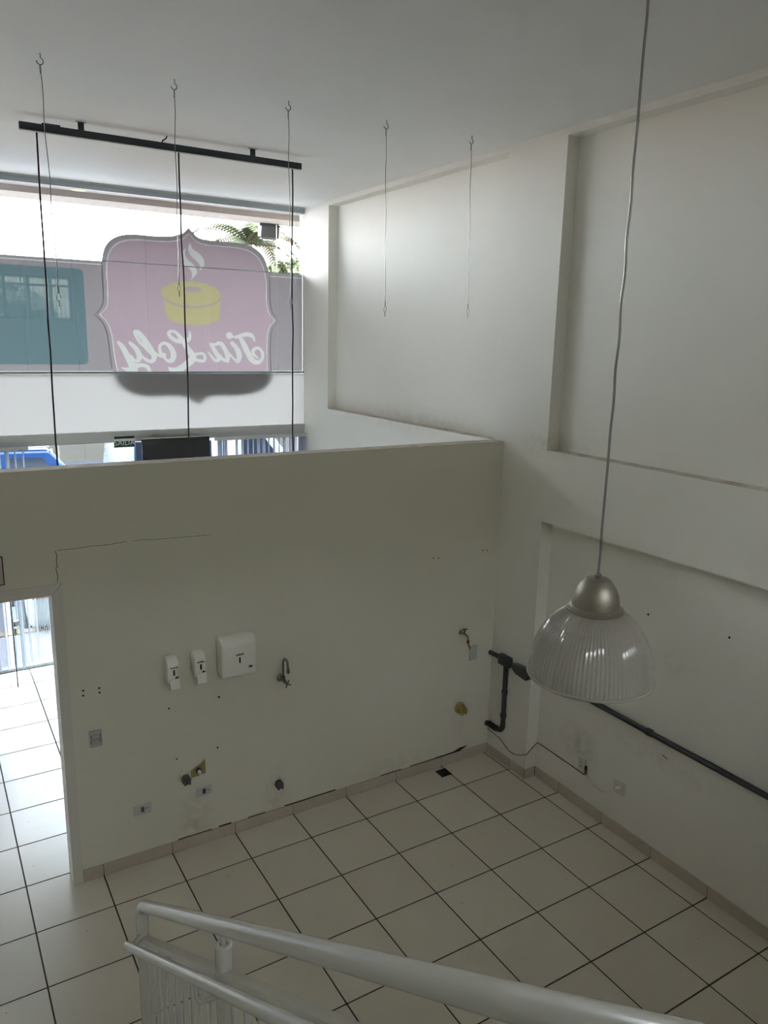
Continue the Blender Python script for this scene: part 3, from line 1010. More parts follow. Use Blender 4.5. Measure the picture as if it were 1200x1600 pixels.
cords = [(-3.135, -0.025, 'black cord hanging from the left end of the black ceiling lamp'),
         (-2.145, 0.012, 'black cord hanging from the middle of the black ceiling lamp'),
         (-1.205, -0.006, 'black cord hanging from the right end of the black ceiling lamp')]
for x, lean, lab in cords:
    rr = random.Random(int(x * -100))
    pts = []
    for k in range(15):
        t = k / 14
        pts.append((x + lean * t + rr.uniform(-0.006, 0.006), YLB + rr.uniform(-0.005, 0.005), ZLB - 0.024 - t * 3.0))
    o = MB().tube(smooth_path(pts, 3), 0.0062, 8).build('hanging_cord', 'cord_black')
    tag(o, lab, 'cord', 'cords under the ceiling lamp')

hooks = [(-3.282, 0.10, 3.753, 0.014, 'leftmost of the steel cables hanging from ceiling hooks'),
         (-2.559, 0.10, 3.84, -0.012, 'second steel cable from the left, hanging from a ceiling hook before the logo'),
         (-1.837, 0.09, 3.79, 0.012, 'middle steel cable on a ceiling hook, passing the right end of the lamp'),
         (-1.112, 0.09, 3.77, 0.022, 'fourth steel hook cable, left of the two before the white wall'),
         (-0.40, 0.07, 3.78, 0.036, 'rightmost steel hook cable, nearest the pilaster')]
for x, y, zb, lean, lab in hooks:
    t = thing('hook_cable', lab, 'cable', (x, y, ZC), 'cables on ceiling hooks')
    pts = [(x, y, ZC), (x, y, ZC - 0.022)]
    for k in range(0, 11):
        a = math.radians(80 - 26 * k)
        pts.append((x - 0.004 + 0.017 * math.cos(a), y, ZC - 0.040 + 0.017 * math.sin(a)))
    MB().tube(pts, 0.0032, 8).build('hook', 'steel', t)
    MB().tube([(x - 0.004, y, ZC - 0.056), (x - 0.004, y, ZC - 0.10)], 0.0042, 8).build('ferrule', 'steel', t)
    pts = [(x - 0.004 + lean * k / 8 + 0.004 * math.sin(k * 2.1), y, ZC - 0.055 + (zb - ZC + 0.055) * k / 8) for k in range(9)]
    MB().tube(smooth_path(pts, 2), 0.0025, 6).build('wire', 'steel', t)
    xe = x - 0.004 + lean
    MB().tube([(xe, y, zb + 0.035), (xe, y, zb)], 0.0045, 8).build('ferrule', 'steel', t)
    lp = [(xe + 0.011 * math.sin(a), y, zb - 0.022 + 0.022 * math.cos(a)) for a in [i * math.pi / 8 for i in range(17)]]
    MB().tube(lp, 0.002, 6, cap=False).build('snap_ring', 'steel', t)
    MB().tube([(xe, y, zb - 0.044), (xe, y, zb - 0.075)], 0.003, 6).build('snap_pin', 'steel', t)

# ------------------------------------------------------------------ pendant lamp
PXc, PYc, ZR = -2.226, -3.115, 2.478
pl = thing('pendant_lamp', 'ribbed clear acrylic dome pendant lamp with brushed metal cap', 'lamp', (PXc, PYc, ZC))
prof = [(0.200, 0.000), (0.1985, 0.020), (0.196, 0.045), (0.191, 0.075), (0.183, 0.105), (0.172, 0.132), (0.158, 0.157), (0.141, 0.180), (0.121, 0.199), (0.100, 0.214), (0.080, 0.224)]
inner = [(r - 0.004, h - (0.003 if i > 4 else 0)) for i, (r, h) in enumerate(prof)][::-1]
dome = MB().lathe(prof + inner, 176, (PXc, PYc, ZR), 'Z', rib=-0.0022).build('dome', 'acrylic', pl, sharp=8)
lip = [(0.200 + 0.0055 * math.cos(a), 0.0055 * math.sin(a)) for a in [i * math.pi / 5 for i in range(10)]]
MB().lathe(lip, 72, (PXc, PYc, ZR), closed=True).build('rim', 'acrylic', pl)
cap = [(0.084, 0.222), (0.087, 0.226), (0.087, 0.232), (0.080, 0.236), (0.0755, 0.240), (0.0735, 0.258), (0.069, 0.278), (0.061, 0.297), (0.050, 0.314), (0.040, 0.325), (0.034, 0.328), (0.012, 0.329)]
MB().lathe(cap, 48, (PXc, PYc, ZR)).build('cap', 'brushed_alu', pl)
MB().lathe([(0.0865, 0.2205), (0.0905, 0.223), (0.0905, 0.2275), (0.0865, 0.230)], 48, (PXc, PYc, ZR)).build('collar', 'brushed_alu', pl)
MB().lathe([(0.012, 0.325), (0.012, 0.340), (0.006, 0.346)], 16, (PXc, PYc, ZR)).build('cord_grip', 'steel', pl)
MB().lathe([(0.020, 0.120), (0.022, 0.150), (0.024, 0.215), (0.05, 0.222)], 24, (PXc, PYc, ZR)).build('socket', 'plastic_cream', pl)
pts = [(PXc + 0.0015 * math.sin(k * 1.3), PYc + 0.0015 * math.cos(k * 1.1), ZR + 0.34 + (ZC - ZR - 0.34) * k / 60) for k in range(61)]
pts[0] = (PXc, PYc, ZR + 0.34)
MB().tube(pts, 0.0040, 8).build('cord', 'clear_cord', pl)
MB().lathe([(0.045, -0.022), (0.045, -0.004), (0.03, 0.0)], 24, (PXc, PYc, ZC)).disc_cap(0.045, -0.022, 24, (PXc, PYc, ZC)).build('canopy', 'plastic_white', pl)

# ------------------------------------------------------------------ dispensers on the partition
def rounded_top_profile(d, z0, z1, r):
    """side profile in (y, z): flat back, big round at the top front"""
    pts = [(-0.002, z0 + 0.015), (-0.002, z1)]
    pts.append((-d + r, z1))
    for k in range(1, 8):
        a = math.radians(90 * k / 8)
        pts.append((-d + r - r * math.sin(a), z1 - r + r * math.cos(a)))
    pts.append((-d, z1 - r))
    pts.append((-d + 0.004, z0 + 0.02))
    pts.append((-d + 0.018, z0))
    return pts


def marks(parent, x, y, z, wd, n, h):
    """illegible tiny print as separate dark strokes"""
    rr = random.Random(int(abs(x) * 1000))
    m = MB()
    for k in range(n):
        a = x - wd / 2 + wd * k / n
        hh = h * rr.choice((1.0, 0.65, 0.65))
        m.box(a, a + wd / n * 0.78, y - 0.0008, y + 0.0008, z, z + hh)
    m.build('print', 'ink_dark', parent)


def soap(x0, x1, z0, z1, label):
    t = thing('soap_dispenser', label, 'dispenser', ((x0 + x1) / 2, 0, z0), 'soap dispensers')
    d = 0.10
    bevelled_prism(rounded_top_profile(d, z0, z1, 0.055), x0, x1, 'YZ', 0.009).build('body', 'plastic_white', t)
    xc = (x0 + x1) / 2 + 0.003
    MB().box(xc - 0.006, xc + 0.006, -d - 0.0006, -d + 0.004, z0 + 0.062, z0 + 0.100).build('level_window', 'window_red', t)
    marks(t, xc, -d - 0.0004, z0 + 0.112, 0.05, 7, 0.010)
    MB().box(xc + 0.008, xc + 0.027, -d - 0.0012, -d + 0.004, z0 + 0.040, z0 + 0.049).build('badge', 'ink_dark', t)
    bevelled_prism([(-d + 0.01, z0 + 0.036), (-d - 0.004, z0 + 0.036), (-d - 0.018, z0 - 0.030), (-d - 0.008, z0 - 0.034)], x0 + 0.010, x1 - 0.002, 'YZ', 0.002, 1).build('push_lever', 'plastic_white', t)


soap(-2.799, -2.722, 1.305, 1.478, 'white soap dispenser with push lever, left of the pair on the partition')
soap(-2.619, -2.543, 1.308, 1.482, 'white soap dispenser next to the big paper towel box')
tw = thing('towel_dispenser', 'large white paper towel dispenser with rounded top on the partition', 'dispenser', (-2.31, 0, 1.265))
bevelled_prism(rounded_top_profile(0.115, 1.262, 1.552, 0.062), -2.438, -2.190, 'YZ', 0.014, 3).build('body', 'plastic_white', tw)
MB().box(-2.317, -2.307, -0.1156, -0.110, 1.368, 1.408).build('level_window', 'window_red', tw)
marks(tw, -2.312, -0.1154, 1.424, 0.055, 7, 0.012)
MB().box(-2.246, -2.224, -0.1162, -0.110, 1.322, 1.333).build('badge', 'ink_dark', tw)
MB().box(-2.40, -2.225, -0.085, -0.03, 1.2605, 1.264).build('paper_slot', 'dark_gap', tw)

# ------------------------------------------------------------------ taps, stubs, plates on the partition
tp = thing('wall_tap', 'chrome wall tap with tall swan-neck spout and cross handle', 'tap', (-1.965, 0, 1.12))
X0, Z0 = -1.968, 1.140
MB().lathe([(0.030, -0.001), (0.030, -0.008), (0.022, -0.016), (0.013, -0.022)], 24, (X0, 0, Z0), 'Y').build('flange', 'chrome', tp)
MB().tube([(X0, -0.015, Z0), (X0, -0.095, Z0)], 0.0125, 16).build('body', 'chrome', tp)
MB().tube([(X0, -0.055, Z0 - 0.004), (X0, -0.055, Z0 + 0.03)], 0.016, 16).build('spout_nut', 'chrome', tp)
sp = [(X0, -0.055, Z0 + 0.03), (X0, -0.055, Z0 + 0.10)]
for k in range(0, 10):
    a = math.radians(180 - 20 * k)
    sp.append((X0 + 0.004 * (1 + math.cos(a)), -0.055 - 0.030 * (1 + math.cos(a)), Z0 + 0.135 + 0.035 * math.sin(a)))
sp.append((X0 + 0.010, -0.117, Z0 + 0.10))
spo = MB().tube(smooth_path(sp, 2), 0.0085, 14).build('spout', 'chrome', tp)
MB().lathe([(0.009, 0.012), (0.012, 0.010), (0.0125, -0.018), (0.006, -0.020)], 16, (X0 + 0.010, -0.117, Z0 + 0.095)).build('aerator', 'chrome', spo)
hd = MB().tube([(X0, -0.095, Z0), (X0, -0.125, Z0)], 0.0085, 12).build('handle_stem', 'chrome', tp)
MB().tube([(X0 - 0.026, -0.128, Z0 + 0.012), (X0 + 0.026, -0.128, Z0 - 0.012)], 0.005, 10).tube([(X0 - 0.012, -0.128, Z0 - 0.026), (X0 + 0.012, -0.128, Z0 + 0.026)], 0.005, 10).build('cross_handle', 'chrome', tp)

vt = thing('hose_tap', 'small dark garden tap with orange hose near the corner', 'tap', (-0.346, 0, 1.16))
X0, Z0 = -0.350, 1.185
MB().lathe([(0.018, -0.001), (0.018, -0.006), (0.010, -0.010)], 20, (X0, 0, Z0), 'Y').build('flange', 'steel', vt)
MB().tube(smooth_path([(X0, -0.004, Z0), (X0 + 0.004, -0.06, Z0 - 0.002), (X0 + 0.010, -0.085, Z0 - 0.012), (X0 + 0.012, -0.092, Z0 - 0.042)], 4), 0.0085, 12).build('body', 'steel', vt)
MB().tube([(X0 + 0.003, -0.05, Z0), (X0 + 0.006, -0.052, Z0 + 0.038)], 0.005, 10).build('stem', 'pvc_dark', vt)
MB().tube([(X0 - 0.016, -0.050, Z0 + 0.042), (X0 + 0.026, -0.054, Z0 + 0.038)], 0.005, 10).build('lever', 'pvc_dark', vt)
MB().lathe([(0.011, 0.0), (0.012, -0.008), (0.011, -0.026)], 14, (X0 + 0.012, -0.092, Z0 - 0.040)).build('hose_nut', 'pvc_dark', vt)
MB().tube(smooth_path([(X0 + 0.012, -0.092, Z0 - 0.062), (X0 + 0.030, -0.080, Z0 - 0.095), (X0 + 0.068, -0.045, Z0 - 0.130), (X0 + 0.096, -0.014, Z0 - 0.160)], 5), 0.0075, 10).build('hose', 'orange_hose', vt)


def wall_plate(name, label, cat, cx, cz, wd, ht, mat, kind, group=None, wall='Y'):
    """electrical plate on the partition (wall='Y') or on the right wall recess (wall='X')"""
    if wall == 'Y':
        t = thing(name, label, cat, (cx, 0, cz - ht / 2), group)

        def B(a0, a1, n0, n1, z0, z1, r=0.002):
            return MB().bbox(a0, a1, -n1, -n0, z0, z1, r, 1)
    else:
        t = thing(name, label, cat, (RD, cx, cz - ht / 2), group)

        def B(a0, a1, n0, n1, z0, z1, r=0.002):
            return MB().bbox(RD - n1, RD - n0, a0, a1, z0, z1, r, 1)
    B(cx - wd / 2, cx + wd / 2, 0.0, 0.009, cz - ht / 2, cz + ht / 2, 0.004).build('plate', mat, t)
    if kind == 'black':
        B(cx - 0.012, cx + 0.010, 0.006, 0.0105, cz - 0.020, cz + 0.020).build('module', 'window_red', t)
        B(cx + 0.018, cx + 0.040, 0.008, 0.0098, cz + 0.002, cz + 0.006, 0.0005).build('print', 'ink_dark', t)
    elif kind == 'switch':
        for dz in (-0.018, 0.018):
            B(cx - 0.025, cx + 0.025, 0.006, 0.0135, cz + dz - 0.014, cz + dz + 0.014, 0.003).build('rocker', 'plastic_clear_grey', t)
            for s in (-1, 1):
                B(cx + s * 0.0275 - 0.0018, cx + s * 0.0275 + 0.0018, 0.008, 0.0098, cz + dz - 0.012, cz + dz + 0.012, 0.0004).build('slot', 'ink_dark', t)
    elif kind == 'socket':
        for dz in (0.026, -0.012):
            B(cx - 0.016, cx + 0.016, 0.006, 0.0115, cz + dz - 0.014, cz + dz + 0.014, 0.003).build('socket_insert', mat, t)
            for s in (-1, 0, 1):
                B(cx + s * 0.008 - 0.0025, cx + s * 0.008 + 0.0025, 0.010, 0.0122, cz + dz - 0.003, cz + dz + 0.003, 0.0005).build('pin_hole', 'ink_dark', t)
    elif kind == 'blank':
        B(cx - 0.020, cx + 0.012, 0.006, 0.0105, cz - 0.042, cz - 0.024).build('cap', mat, t)
    elif kind == 'big':
        B(cx - 0.018, cx + 0.022, 0.006, 0.0115, cz - 0.028, cz + 0.028, 0.003).build('socket_insert', mat, t)
    return t


wall_plate('outlet_plate', 'white horizontal outlet plate low on the partition, nearest the doorway', 'outlet', -2.981, 0.406, 0.120, 0.078, 'plastic_grey', 'black', 'horizontal outlet plates')
wall_plate('outlet_plate', 'white horizontal outlet plate under the yellow patch', 'outlet', -2.555, 0.411, 0.114, 0.076, 'plastic_grey', 'black', 'horizontal outlet plates')
wall_plate('light_switch', 'grey double switch plate beside the doorway', 'switch', -3.250, 1.003, 0.078, 0.115, 'plastic_clear_grey', 'switch')
wall_plate('blank_plate', 'grey blank plate under the orange hose near the corner', 'plate', -0.209, 0.974, 0.082, 0.130, 'plastic_grey', 'blank')
wall_plate('wall_outlet', 'cream socket plate with pin holes on the right wall, nearer the corner', 'outlet', -1.005, 0.360, 0.075, 0.118, 'plastic_cream', 'socket', None, 'X')
wall_plate('wall_outlet', 'square cream socket plate with the plugged cable on the right wall', 'outlet', -1.385, 0.375, 0.120, 0.118, 'plastic_cream', 'big', None, 'X')


def drain_stub(label, x, z, ring, capm, r=0.036, tail=True):
    t = thing('drain_stub', label, 'pipe', (x, 0, z), 'capped drain stubs')
    MB().lathe([(r + 0.010, -0.0005), (r + 0.010, -0.006), (r, -0.010), (r, -0.030), (r - 0.006, -0.032)], 24, (x, 0, z), 'Y').build('collar', ring, t)
    MB().lathe([(r - 0.005, -0.028), (r - 0.004, -0.060), (r - 0.012, -0.066), (0.001, -0.066)], 20, (x, 0, z - 0.006), 'Y').build('cap', capm, t)
    for a in (-0.4, 0.5):
        MB().bbox(x + a * r - 0.006, x + a * r + 0.006, -0.078, -0.050, z - r * 0.95, z + r * 0.4, 0.003, 1).build('rib', capm, t)
    return t


drain_stub('dark capped drain stub beside the yellow patch', -2.690, 0.566, 'plastic_cream', 'pvc_dark')
drain_stub('dark capped drain stub low on the partition, below the swan-neck tap', -2.003, 0.318, 'plastic_cream', 'pvc_dark')
drain_stub('yellow capped drain stub near the corner', -0.322, 0.500, 'pvc_yellow', 'pvc_yellow', 0.040)

pp = thing('pipe_nipple', 'white threaded pipe end in a yellow painted patch', 'pipe', (-2.585, 0, 0.57))
MB().prism([(-2.645, 0.590), (-2.610, 0.610), (-2.575, 0.622), (-2.541, 0.655), (-2.538, 0.545), (-2.590, 0.538), (-2.640, 0.534)], -0.0025, 0.0005).build('patch', 'yellow_patch', pp)
MB().lathe([(0.022, -0.002), (0.020, -0.014), (0.012, -0.015)], 18, (-2.588, 0, 0.578), 'Y').build('locknut', 'pvc_dark', pp)
MB().lathe([(0.013, -0.004), (0.013, -0.038), (0.010, -0.042), (0.001, -0.042)], 16, (-2.588, 0, 0.576), 'Y').build('nipple', 'plastic_white', pp)

dr = thing('floor_drain', 'square black floor drain grate by the partition', 'drain', (-0.537, -0.10, 0))
MB().box(-0.588, -0.487, -0.152, -0.050, -0.002, 0.0015).build('frame', 'drain_black', dr)
for k in range(6):
    a = -0.580 + k * 0.0165
    MB().box(a, a + 0.008, -0.146, -0.056, 0.0015, 0.003).build('slat', 'drain_black', dr)

sgp = thing('wall_sign', 'small wall plate with dark red border above the doorway, cut by the photo edge', 'sign', (-3.82, 0, 2.10))
MB().bbox(-3.960, -3.688, -0.006, -0.001, 2.098, 2.272, 0.002, 1).build('border', 'sign_red', sgp)
MB().box(-3.953, -3.695, -0.0072, -0.004, 2.105, 2.265).build('face', 'plastic_grey', sgp)
MB().box(-3.90, -3.712, -0.0082, -0.006, 2.150, 2.162).build('print', 'ink_dark', sgp)

# ------------------------------------------------------------------ conduit and cables
cd = thing('conduit_run', 'dark grey electrical conduit with junction boxes along the right wall', 'conduit', (0, -0.2, 0.94))
R = 0.0205
MB().tube([(-0.020, 0.0, 0.940), (-0.020, -0.165, 0.946)], R, 14).build('pipe', 'conduit_grey', cd)
MB().bbox(-0.056, -0.001, -0.275, -0.140, 0.900, 0.988, 0.010, 2).build('junction_box', 'conduit_grey', cd)
MB().tube([(-0.020, -0.262, 0.942), (-0.020, -0.335, 0.936)], R * 0.85, 14).build('pipe', 'conduit_grey', cd)
MB().lathe([(R * 0.9, -0.012), (R * 1.25, -0.010), (R * 1.25, 0.010), (R * 0.9, 0.012)], 16, (-0.020, -0.325, 0.937), 'Y').build('coupling', 'steel', cd)
bevelled_prism([(-0.325, 0.968), (-0.490, 0.985), (-0.525, 0.935), (-0.495, 0.880), (-0.365, 0.893), (-0.325, 0.918)], -0.056, -0.001, 'YZ', 0.006, 1).build('junction_box', 'conduit_grey', cd)
MB().tube(smooth_path([(-0.022, -0.495, 0.930), (0.0, -0.535, 0.927), (0.055, -0.60, 0.924), (RD - 0.020, -0.66, 0.922), (RD - 0.020, -0.75, 0.922)], 4), R, 14).build('pipe_bend', 'conduit_grey', cd)
MB().tube([(RD - 0.020, -0.75, 0.922), (RD - 0.020, -5.5, 0.925)], R, 16).build('pipe', 'conduit_grey', cd)
for y in (-1.60, -3.4):
    MB().lathe([(R, -0.022), (R * 1.3, -0.020), (R * 1.3, 0.020), (R, 0.022)], 16, (RD - 0.020, y, 0.924), 'Y').build('coupling', 'conduit_grey', cd)
MB().tube([(-0.020, -0.212, 0.918), (-0.020, -0.217, 0.36)], R, 14).build('pipe', 'conduit_grey', cd)
for z in (0.66, 0.45):
    MB().lathe([(R, -0.018), (R * 1.25, -0.016), (R * 1.25, 0.016), (R, 0.018)], 16, (-0.020, -0.2145, z)).build('coupling', 'conduit_grey', cd)
el = []
for k in range(0, 7):
    a = math.radians(90 * k / 6)
    el.append((-0.020, -0.217 + 0.055 * (1 - math.cos(a)), 0.36 - 0.065 * math.sin(a)))
MB().tube(el, R * 1.1, 14).build('elbow', 'conduit_grey', cd)
MB().tube([(-0.020, -0.162, 0.295), (-0.020, -0.004, 0.280)], R * 1.15, 14).build('pipe', 'conduit_grey', cd)
for y in (-0.125, -0.085, -0.045):
    MB().lathe([(R, -0.006), (R * 1.35, -0.005), (R * 1.35, 0.005), (R, 0.006)], 16, (-0.020, y, 0.288), 'Y').build('gland', 'conduit_grey', cd)

cb = MB().tube(smooth_path([(-0.006, -0.004, 0.225), (-0.010, -0.05, 0.222), (-0.010, -0.14, 0.215), (-0.010, -0.20, 0.205), (-0.008, -0.26, 0.170), (-0.006, -0.33, 0.152), (-0.006, -0.41, 0.170), (-0.005, -0.475, 0.205), (-0.006, -0.508, 0.222),
                            (0.02, -0.508, 0.240), (RD - 0.010, -0.508, 0.295), (RD - 0.004, -0.53, 0.303), (RD - 0.004, -0.70, 0.300), (RD - 0.004, -0.90, 0.296), (RD - 0.004, -1.02, 0.292), (RD - 0.006, -1.055, 0.300)], 5), 0.0028, 8).build('wall_cable', 'conduit_grey')
tag(cb, 'thin cable looping round the pilaster foot to the first wall socket', 'cable')
c2 = thing('plug_cable', 'thin cable sagging between the two right wall sockets, plugged at one end', 'cable', (RD, -1.2, 0.30))
MB().tube(smooth_path([(RD - 0.012, -1.052, 0.345), (RD - 0.012, -1.060, 0.305), (RD - 0.014, -1.11, 0.278), (RD - 0.016, -1.19, 0.262), (RD - 0.020, -1.28, 0.283), (RD - 0.028, -1.355, 0.342), (RD - 0.030, -1.375, 0.362)], 5), 0.0035, 8).build('lead', 'plastic_cream', c2)
MB().lathe([(0.004, -0.050), (0.013, -0.036), (0.015, -0.012), (0.012, -0.010)], 14, (RD, -1.383, 0.375), 'X').build('plug', 'plastic_cream', c2)
MB().box(RD - 0.014, RD - 0.001, -1.060, -1.046, 0.300, 0.372).build('plug_shell', 'cord_black', c2)

# ------------------------------------------------------------------ stairs and railing
stairs = struct(thing('staircase', 'concrete stair flight under the white railing', 'stairs', (-4.0, -1.72, 0)))
run, rise, y0s = 0.268, 0.1755, -1.72
for k in range(12):
    ya = y0s - run * k
    MB().box(XL + 0.35, -3.36, ya - run - 0.02, ya, max(0.0, rise * (k + 1) - 0.30), rise * (k + 1)).build('step', 'concrete_step', stairs)
MB().box(XL, -0.6, YB, y0s - run * 12, 12 * rise - 0.18, 12 * rise).build('landing', 'concrete_step', stairs)

rail = thing('stair_railing', 'white tubular steel stair railing with balusters and two handrails', 'railing', (-3.40, -1.77, 0))
SL = 0.6575
RX = -3.40


def ztop(y):
    return 1.103 + SL * (-1.76 - y)


def zflat(y):
    return 0.965 + SL * (-1.789 - y)


YE = -4.90
# upper handrail with the bend that turns it down into the end post
bend = [(RX, -1.770, 0.955), (RX, -1.770, 1.045)]
for k in range(1, 7):
    t = k / 6
    p0, p1, p2 = Vector((RX, -1.770, 1.045)), Vector((RX, -1.770, 1.106)), Vector((RX, -1.830, ztop(-1.830)))
    bend.append(tuple((1 - t) ** 2 * p0 + 2 * t * (1 - t) * p1 + t * t * p2))
MB().tube(bend + [(RX, y, ztop(y)) for y in (-2.4, -3.2, -4.0, YE)], 0.0262, 28).build('top_handrail', 'white_enamel', rail)
MB().tube([(RX, -1.770, 0.0), (RX, -1.770, 0.965)], 0.0262, 24).build('post', 'white_enamel', rail)
# flat bar under it
MB().prism([(-1.785, zflat(-1.785)), (YE, zflat(YE)), (YE, zflat(YE) - 0.021), (-1.785, zflat(-1.785) - 0.021)], RX - 0.019, RX + 0.019, 'YZ').build('flat_rail', 'white_enamel', rail)
MB().prism([(-1.785, zflat(-1.785) - 0.74), (YE, zflat(YE) - 0.74), (YE, zflat(YE) - 0.772), (-1.785, zflat(-1.785) - 0.772)], RX - 0.016, RX + 0.016, 'YZ').build('bottom_rail', 'white_enamel', rail)
posts = [-2.855]
for y in posts:
    zt = zflat(y) + 0.098
    ps = MB().lathe([(0.012, 0.0), (0.020, 0.001), (0.0262, -0.004), (0.0262, -0.80)], 24, (RX, y, zt)).build('post', 'white_enamel', rail)
    MB().tube([(RX, y, zt - 0.02), (RX, y, ztop(y) - 0.015)], 0.0085, 14).build('stub', 'white_enamel', ps)
bal = None
k = 0
y = -1.885
while y > YE:
    if all(abs(y - p) > 0.045 for p in posts):
        if bal is None:
            me = MB().bbox(-0.0095, 0.0095, -0.0095, 0.0095, -0.745, 0.0, 0.003, 2).mesh('baluster')
            me.materials.append(MATS['white_enamel'])
            bal = me
        o = bpy.data.objects.new('baluster', bal)
        COL.objects.link(o)
        o.location = (RX, y, zflat(y) - 0.018)
        attach(o, rail)
    y -= 0.1055
# lower handrail on brackets, on the stair side
LX, LR = -3.49, 0.0185


def zlow(y):
    return 1.043 + 0.672 * (-1.90 - y)


MB().tube([(LX, y, zlow(y)) for y in (-1.885, -2.6, -3.4, -4.2, YE)], LR, 24).build('low_handrail', 'white_enamel', rail)
MB().tube(smooth_path([(LX, -1.90, zlow(-1.90)), (LX + 0.03, -1.865, zlow(-1.88) - 0.02), (RX - 0.02, -1.80, 0.975), (RX, -1.785, 0.965)], 4), 0.0125, 14).build('return_arm', 'white_enamel', rail)
for y in (-2.855, -4.6):
    MB().tube(smooth_path([(RX, y, zlow(y) - 0.10), (LX + 0.03, y - 0.002, zlow(y) - 0.095), (LX + 0.004, y - 0.004, zlow(y) - 0.075), (LX, y - 0.004, zlow(y) - 0.010)], 4), 0.0065, 10).build('bracket', 'white_enamel', rail)

# ------------------------------------------------------------------ outside
struct(MB().box(-40, 40, YG + 0.06, 5.0, -0.30, -0.06).build('floor_pavement', 'pavement'))
struct(MB().box(-40, 40, 5.0, 5.14, -0.42, -0.05).build('trim_kerb', 'kerb'))
struct(MB().box(-60, 60, 5.14, 70, -0.60, -0.30).build('floor_street', 'asphalt'))
struct(MB().box(-60, 60, -60, YB - 0.15, -0.60, -0.30).build('floor_yard', 'pavement'))
struct(MB().box(-9, 4, -12.0, -11.8, -0.3, 6.5).build('wall_light_blocker', 'blocker_wall_paint'))  # unseen wall added to hide the sky and dim the rear window
struct(MB().box(-9, 4, -7.4, YB - 0.15, 5.0, 5.2).build('ceiling_light_blocker', 'soffit'))  # unseen slab added to shade the rear window from above
sof = MB()
sof.box(-20, 12, YG + 0.09, 4.62, 5.02, 5.25)
sof.box(-20, 12, 4.50, 4.95, 4.955, 5.25)
struct(sof.build('ceiling_canopy', 'soffit'))
struct(MB().box(0.32, 9, YG - 2.0, YG + 0.09, -0.3, 5.4).build('wall_neighbour', 'house_wall'))
cl = thing('canopy_light', 'small pale round light under the outside canopy', 'lamp', (-2.35, 4.25, 5.02))
MB().lathe([(0.085, 0.0), (0.085, -0.02), (0.06, -0.03), (0.001, -0.03)], 20, (-2.35, 4.25, 5.019)).build('housing', 'dull_yellow', cl)
fl = thing('flood_light', 'dark grey flood light hanging from the outside canopy edge', 'lamp', (0.08, 4.98, 4.96))
MB().box(-0.06, 0.20, 4.90, 4.945, 4.925, 4.956).build('bracket', 'flood_grey', fl)
bevelled_prism([(4.86, 4.925), (4.99, 4.935), (5.02, 4.80), (4.90, 4.775)], -0.05, 0.20, 'YZ', 0.01, 1).build('housing', 'flood_grey', fl)
MB().box(-0.03, 0.18, 4.93, 4.99, 4.770, 4.778).build('lens', 'car_glass', fl)


def vehicle(name, label, cat, cx, cy, along, length, width, prof, winprof, paint, zg=-0.30, extra=None):
    """side profile prism (u along the vehicle, z), windows, wheels; along = 'X' or 'Y'"""
    t = thing(name, label, cat, (cx, cy, zg))

    def place(mb):
        if along == 'Y':
            mb.v = [(cx + b, cy + a, zg + c) for a, b, c in mb.v]
        else:
            mb.v = [(cx + a, cy + b, zg + c) for a, b, c in mb.v]
        return mb
    b = bevelled_prism(prof, -width / 2, width / 2, 'XZ', 0.09, 3)
    place(b).build('body', paint, t, sharp=50)
    for i, wp in enumerate(winprof):
        for s in (-1, 1):
            m = MB().prism(wp, s * (width / 2 - 0.004), s * (width / 2 + 0.006))
            place(m).build('side_window', 'car_glass', t)
    for u in (-length * 0.31, length * 0.31):
        for s in (-1, 1):
            m = MB().lathe([(0.001, -0.09), (0.19, -0.09), (0.20, -0.10), (0.30, -0.10), (0.32, -0.07), (0.32, 0.07), (0.30, 0.10), (0.001, 0.10)], 24, (u, s * (width / 2 - 0.08), 0.32), 'Y')
            place(m).build('wheel', 'rubber', t)
    if extra:
        for nm, mt, bx in extra:
            place(MB().bbox(*bx, 0.015, 1)).build(nm, mt, t)
    return t


hatch = [(-1.95, 0.24), (1.95, 0.24), (2.0, 0.55), (1.9, 0.78), (1.0, 0.92), (0.45, 1.42), (-1.2, 1.46), (-1.85, 0.98), (-2.0, 0.80), (-2.02, 0.45)]
vehicle('parked_car', 'white hatchback parked close outside, its bumper seen through the glass door', 'car', -2.22, 7.0, 'Y', 4.0, 1.72, hatch,
        [[(-1.1, 0.98), (-0.15, 0.96), (-0.15, 1.36), (-0.95, 1.38)], [(-0.05, 0.96), (0.85, 0.95), (0.42, 1.34), (-0.05, 1.36)]], 'car_white',
        extra=[('tail_lamp', 'tail_red', (-2.03, -1.9, -0.84, -0.62, 0.66, 0.90)), ('tail_lamp', 'tail_red', (-2.03, -1.9, 0.62, 0.84, 0.66, 0.90))])
van = [(-2.1, 0.28), (2.1, 0.28), (2.15, 0.60), (2.08, 1.05), (1.42, 1.32), (0.95, 1.90), (-2.05, 1.96), (-2.15, 1.2)]
vehicle('blue_van', 'bright blue van with white roof edge across the street, seen over the partition', 'van', -3.1, 10.1, 'X', 4.2, 1.75, van,
        [[(-1.9, 1.25), (-1.35, 1.25), (-1.35, 1.78), (-1.88, 1.80)], [(-1.2, 1.25), (-0.55, 1.25), (-0.55, 1.76), (-1.2, 1.78)], [(0.3, 1.35), (1.15, 1.33), (0.82, 1.76), (0.3, 1.78)]], 'car_blue',
        extra=[('roof_rail', 'car_white', (-2.0, 0.95, -0.86, -0.80, 1.92, 1.97)), ('windshield_pillar', 'car_white', (0.96, 1.0, -0.86, -0.80, 1.80, 1.90))])
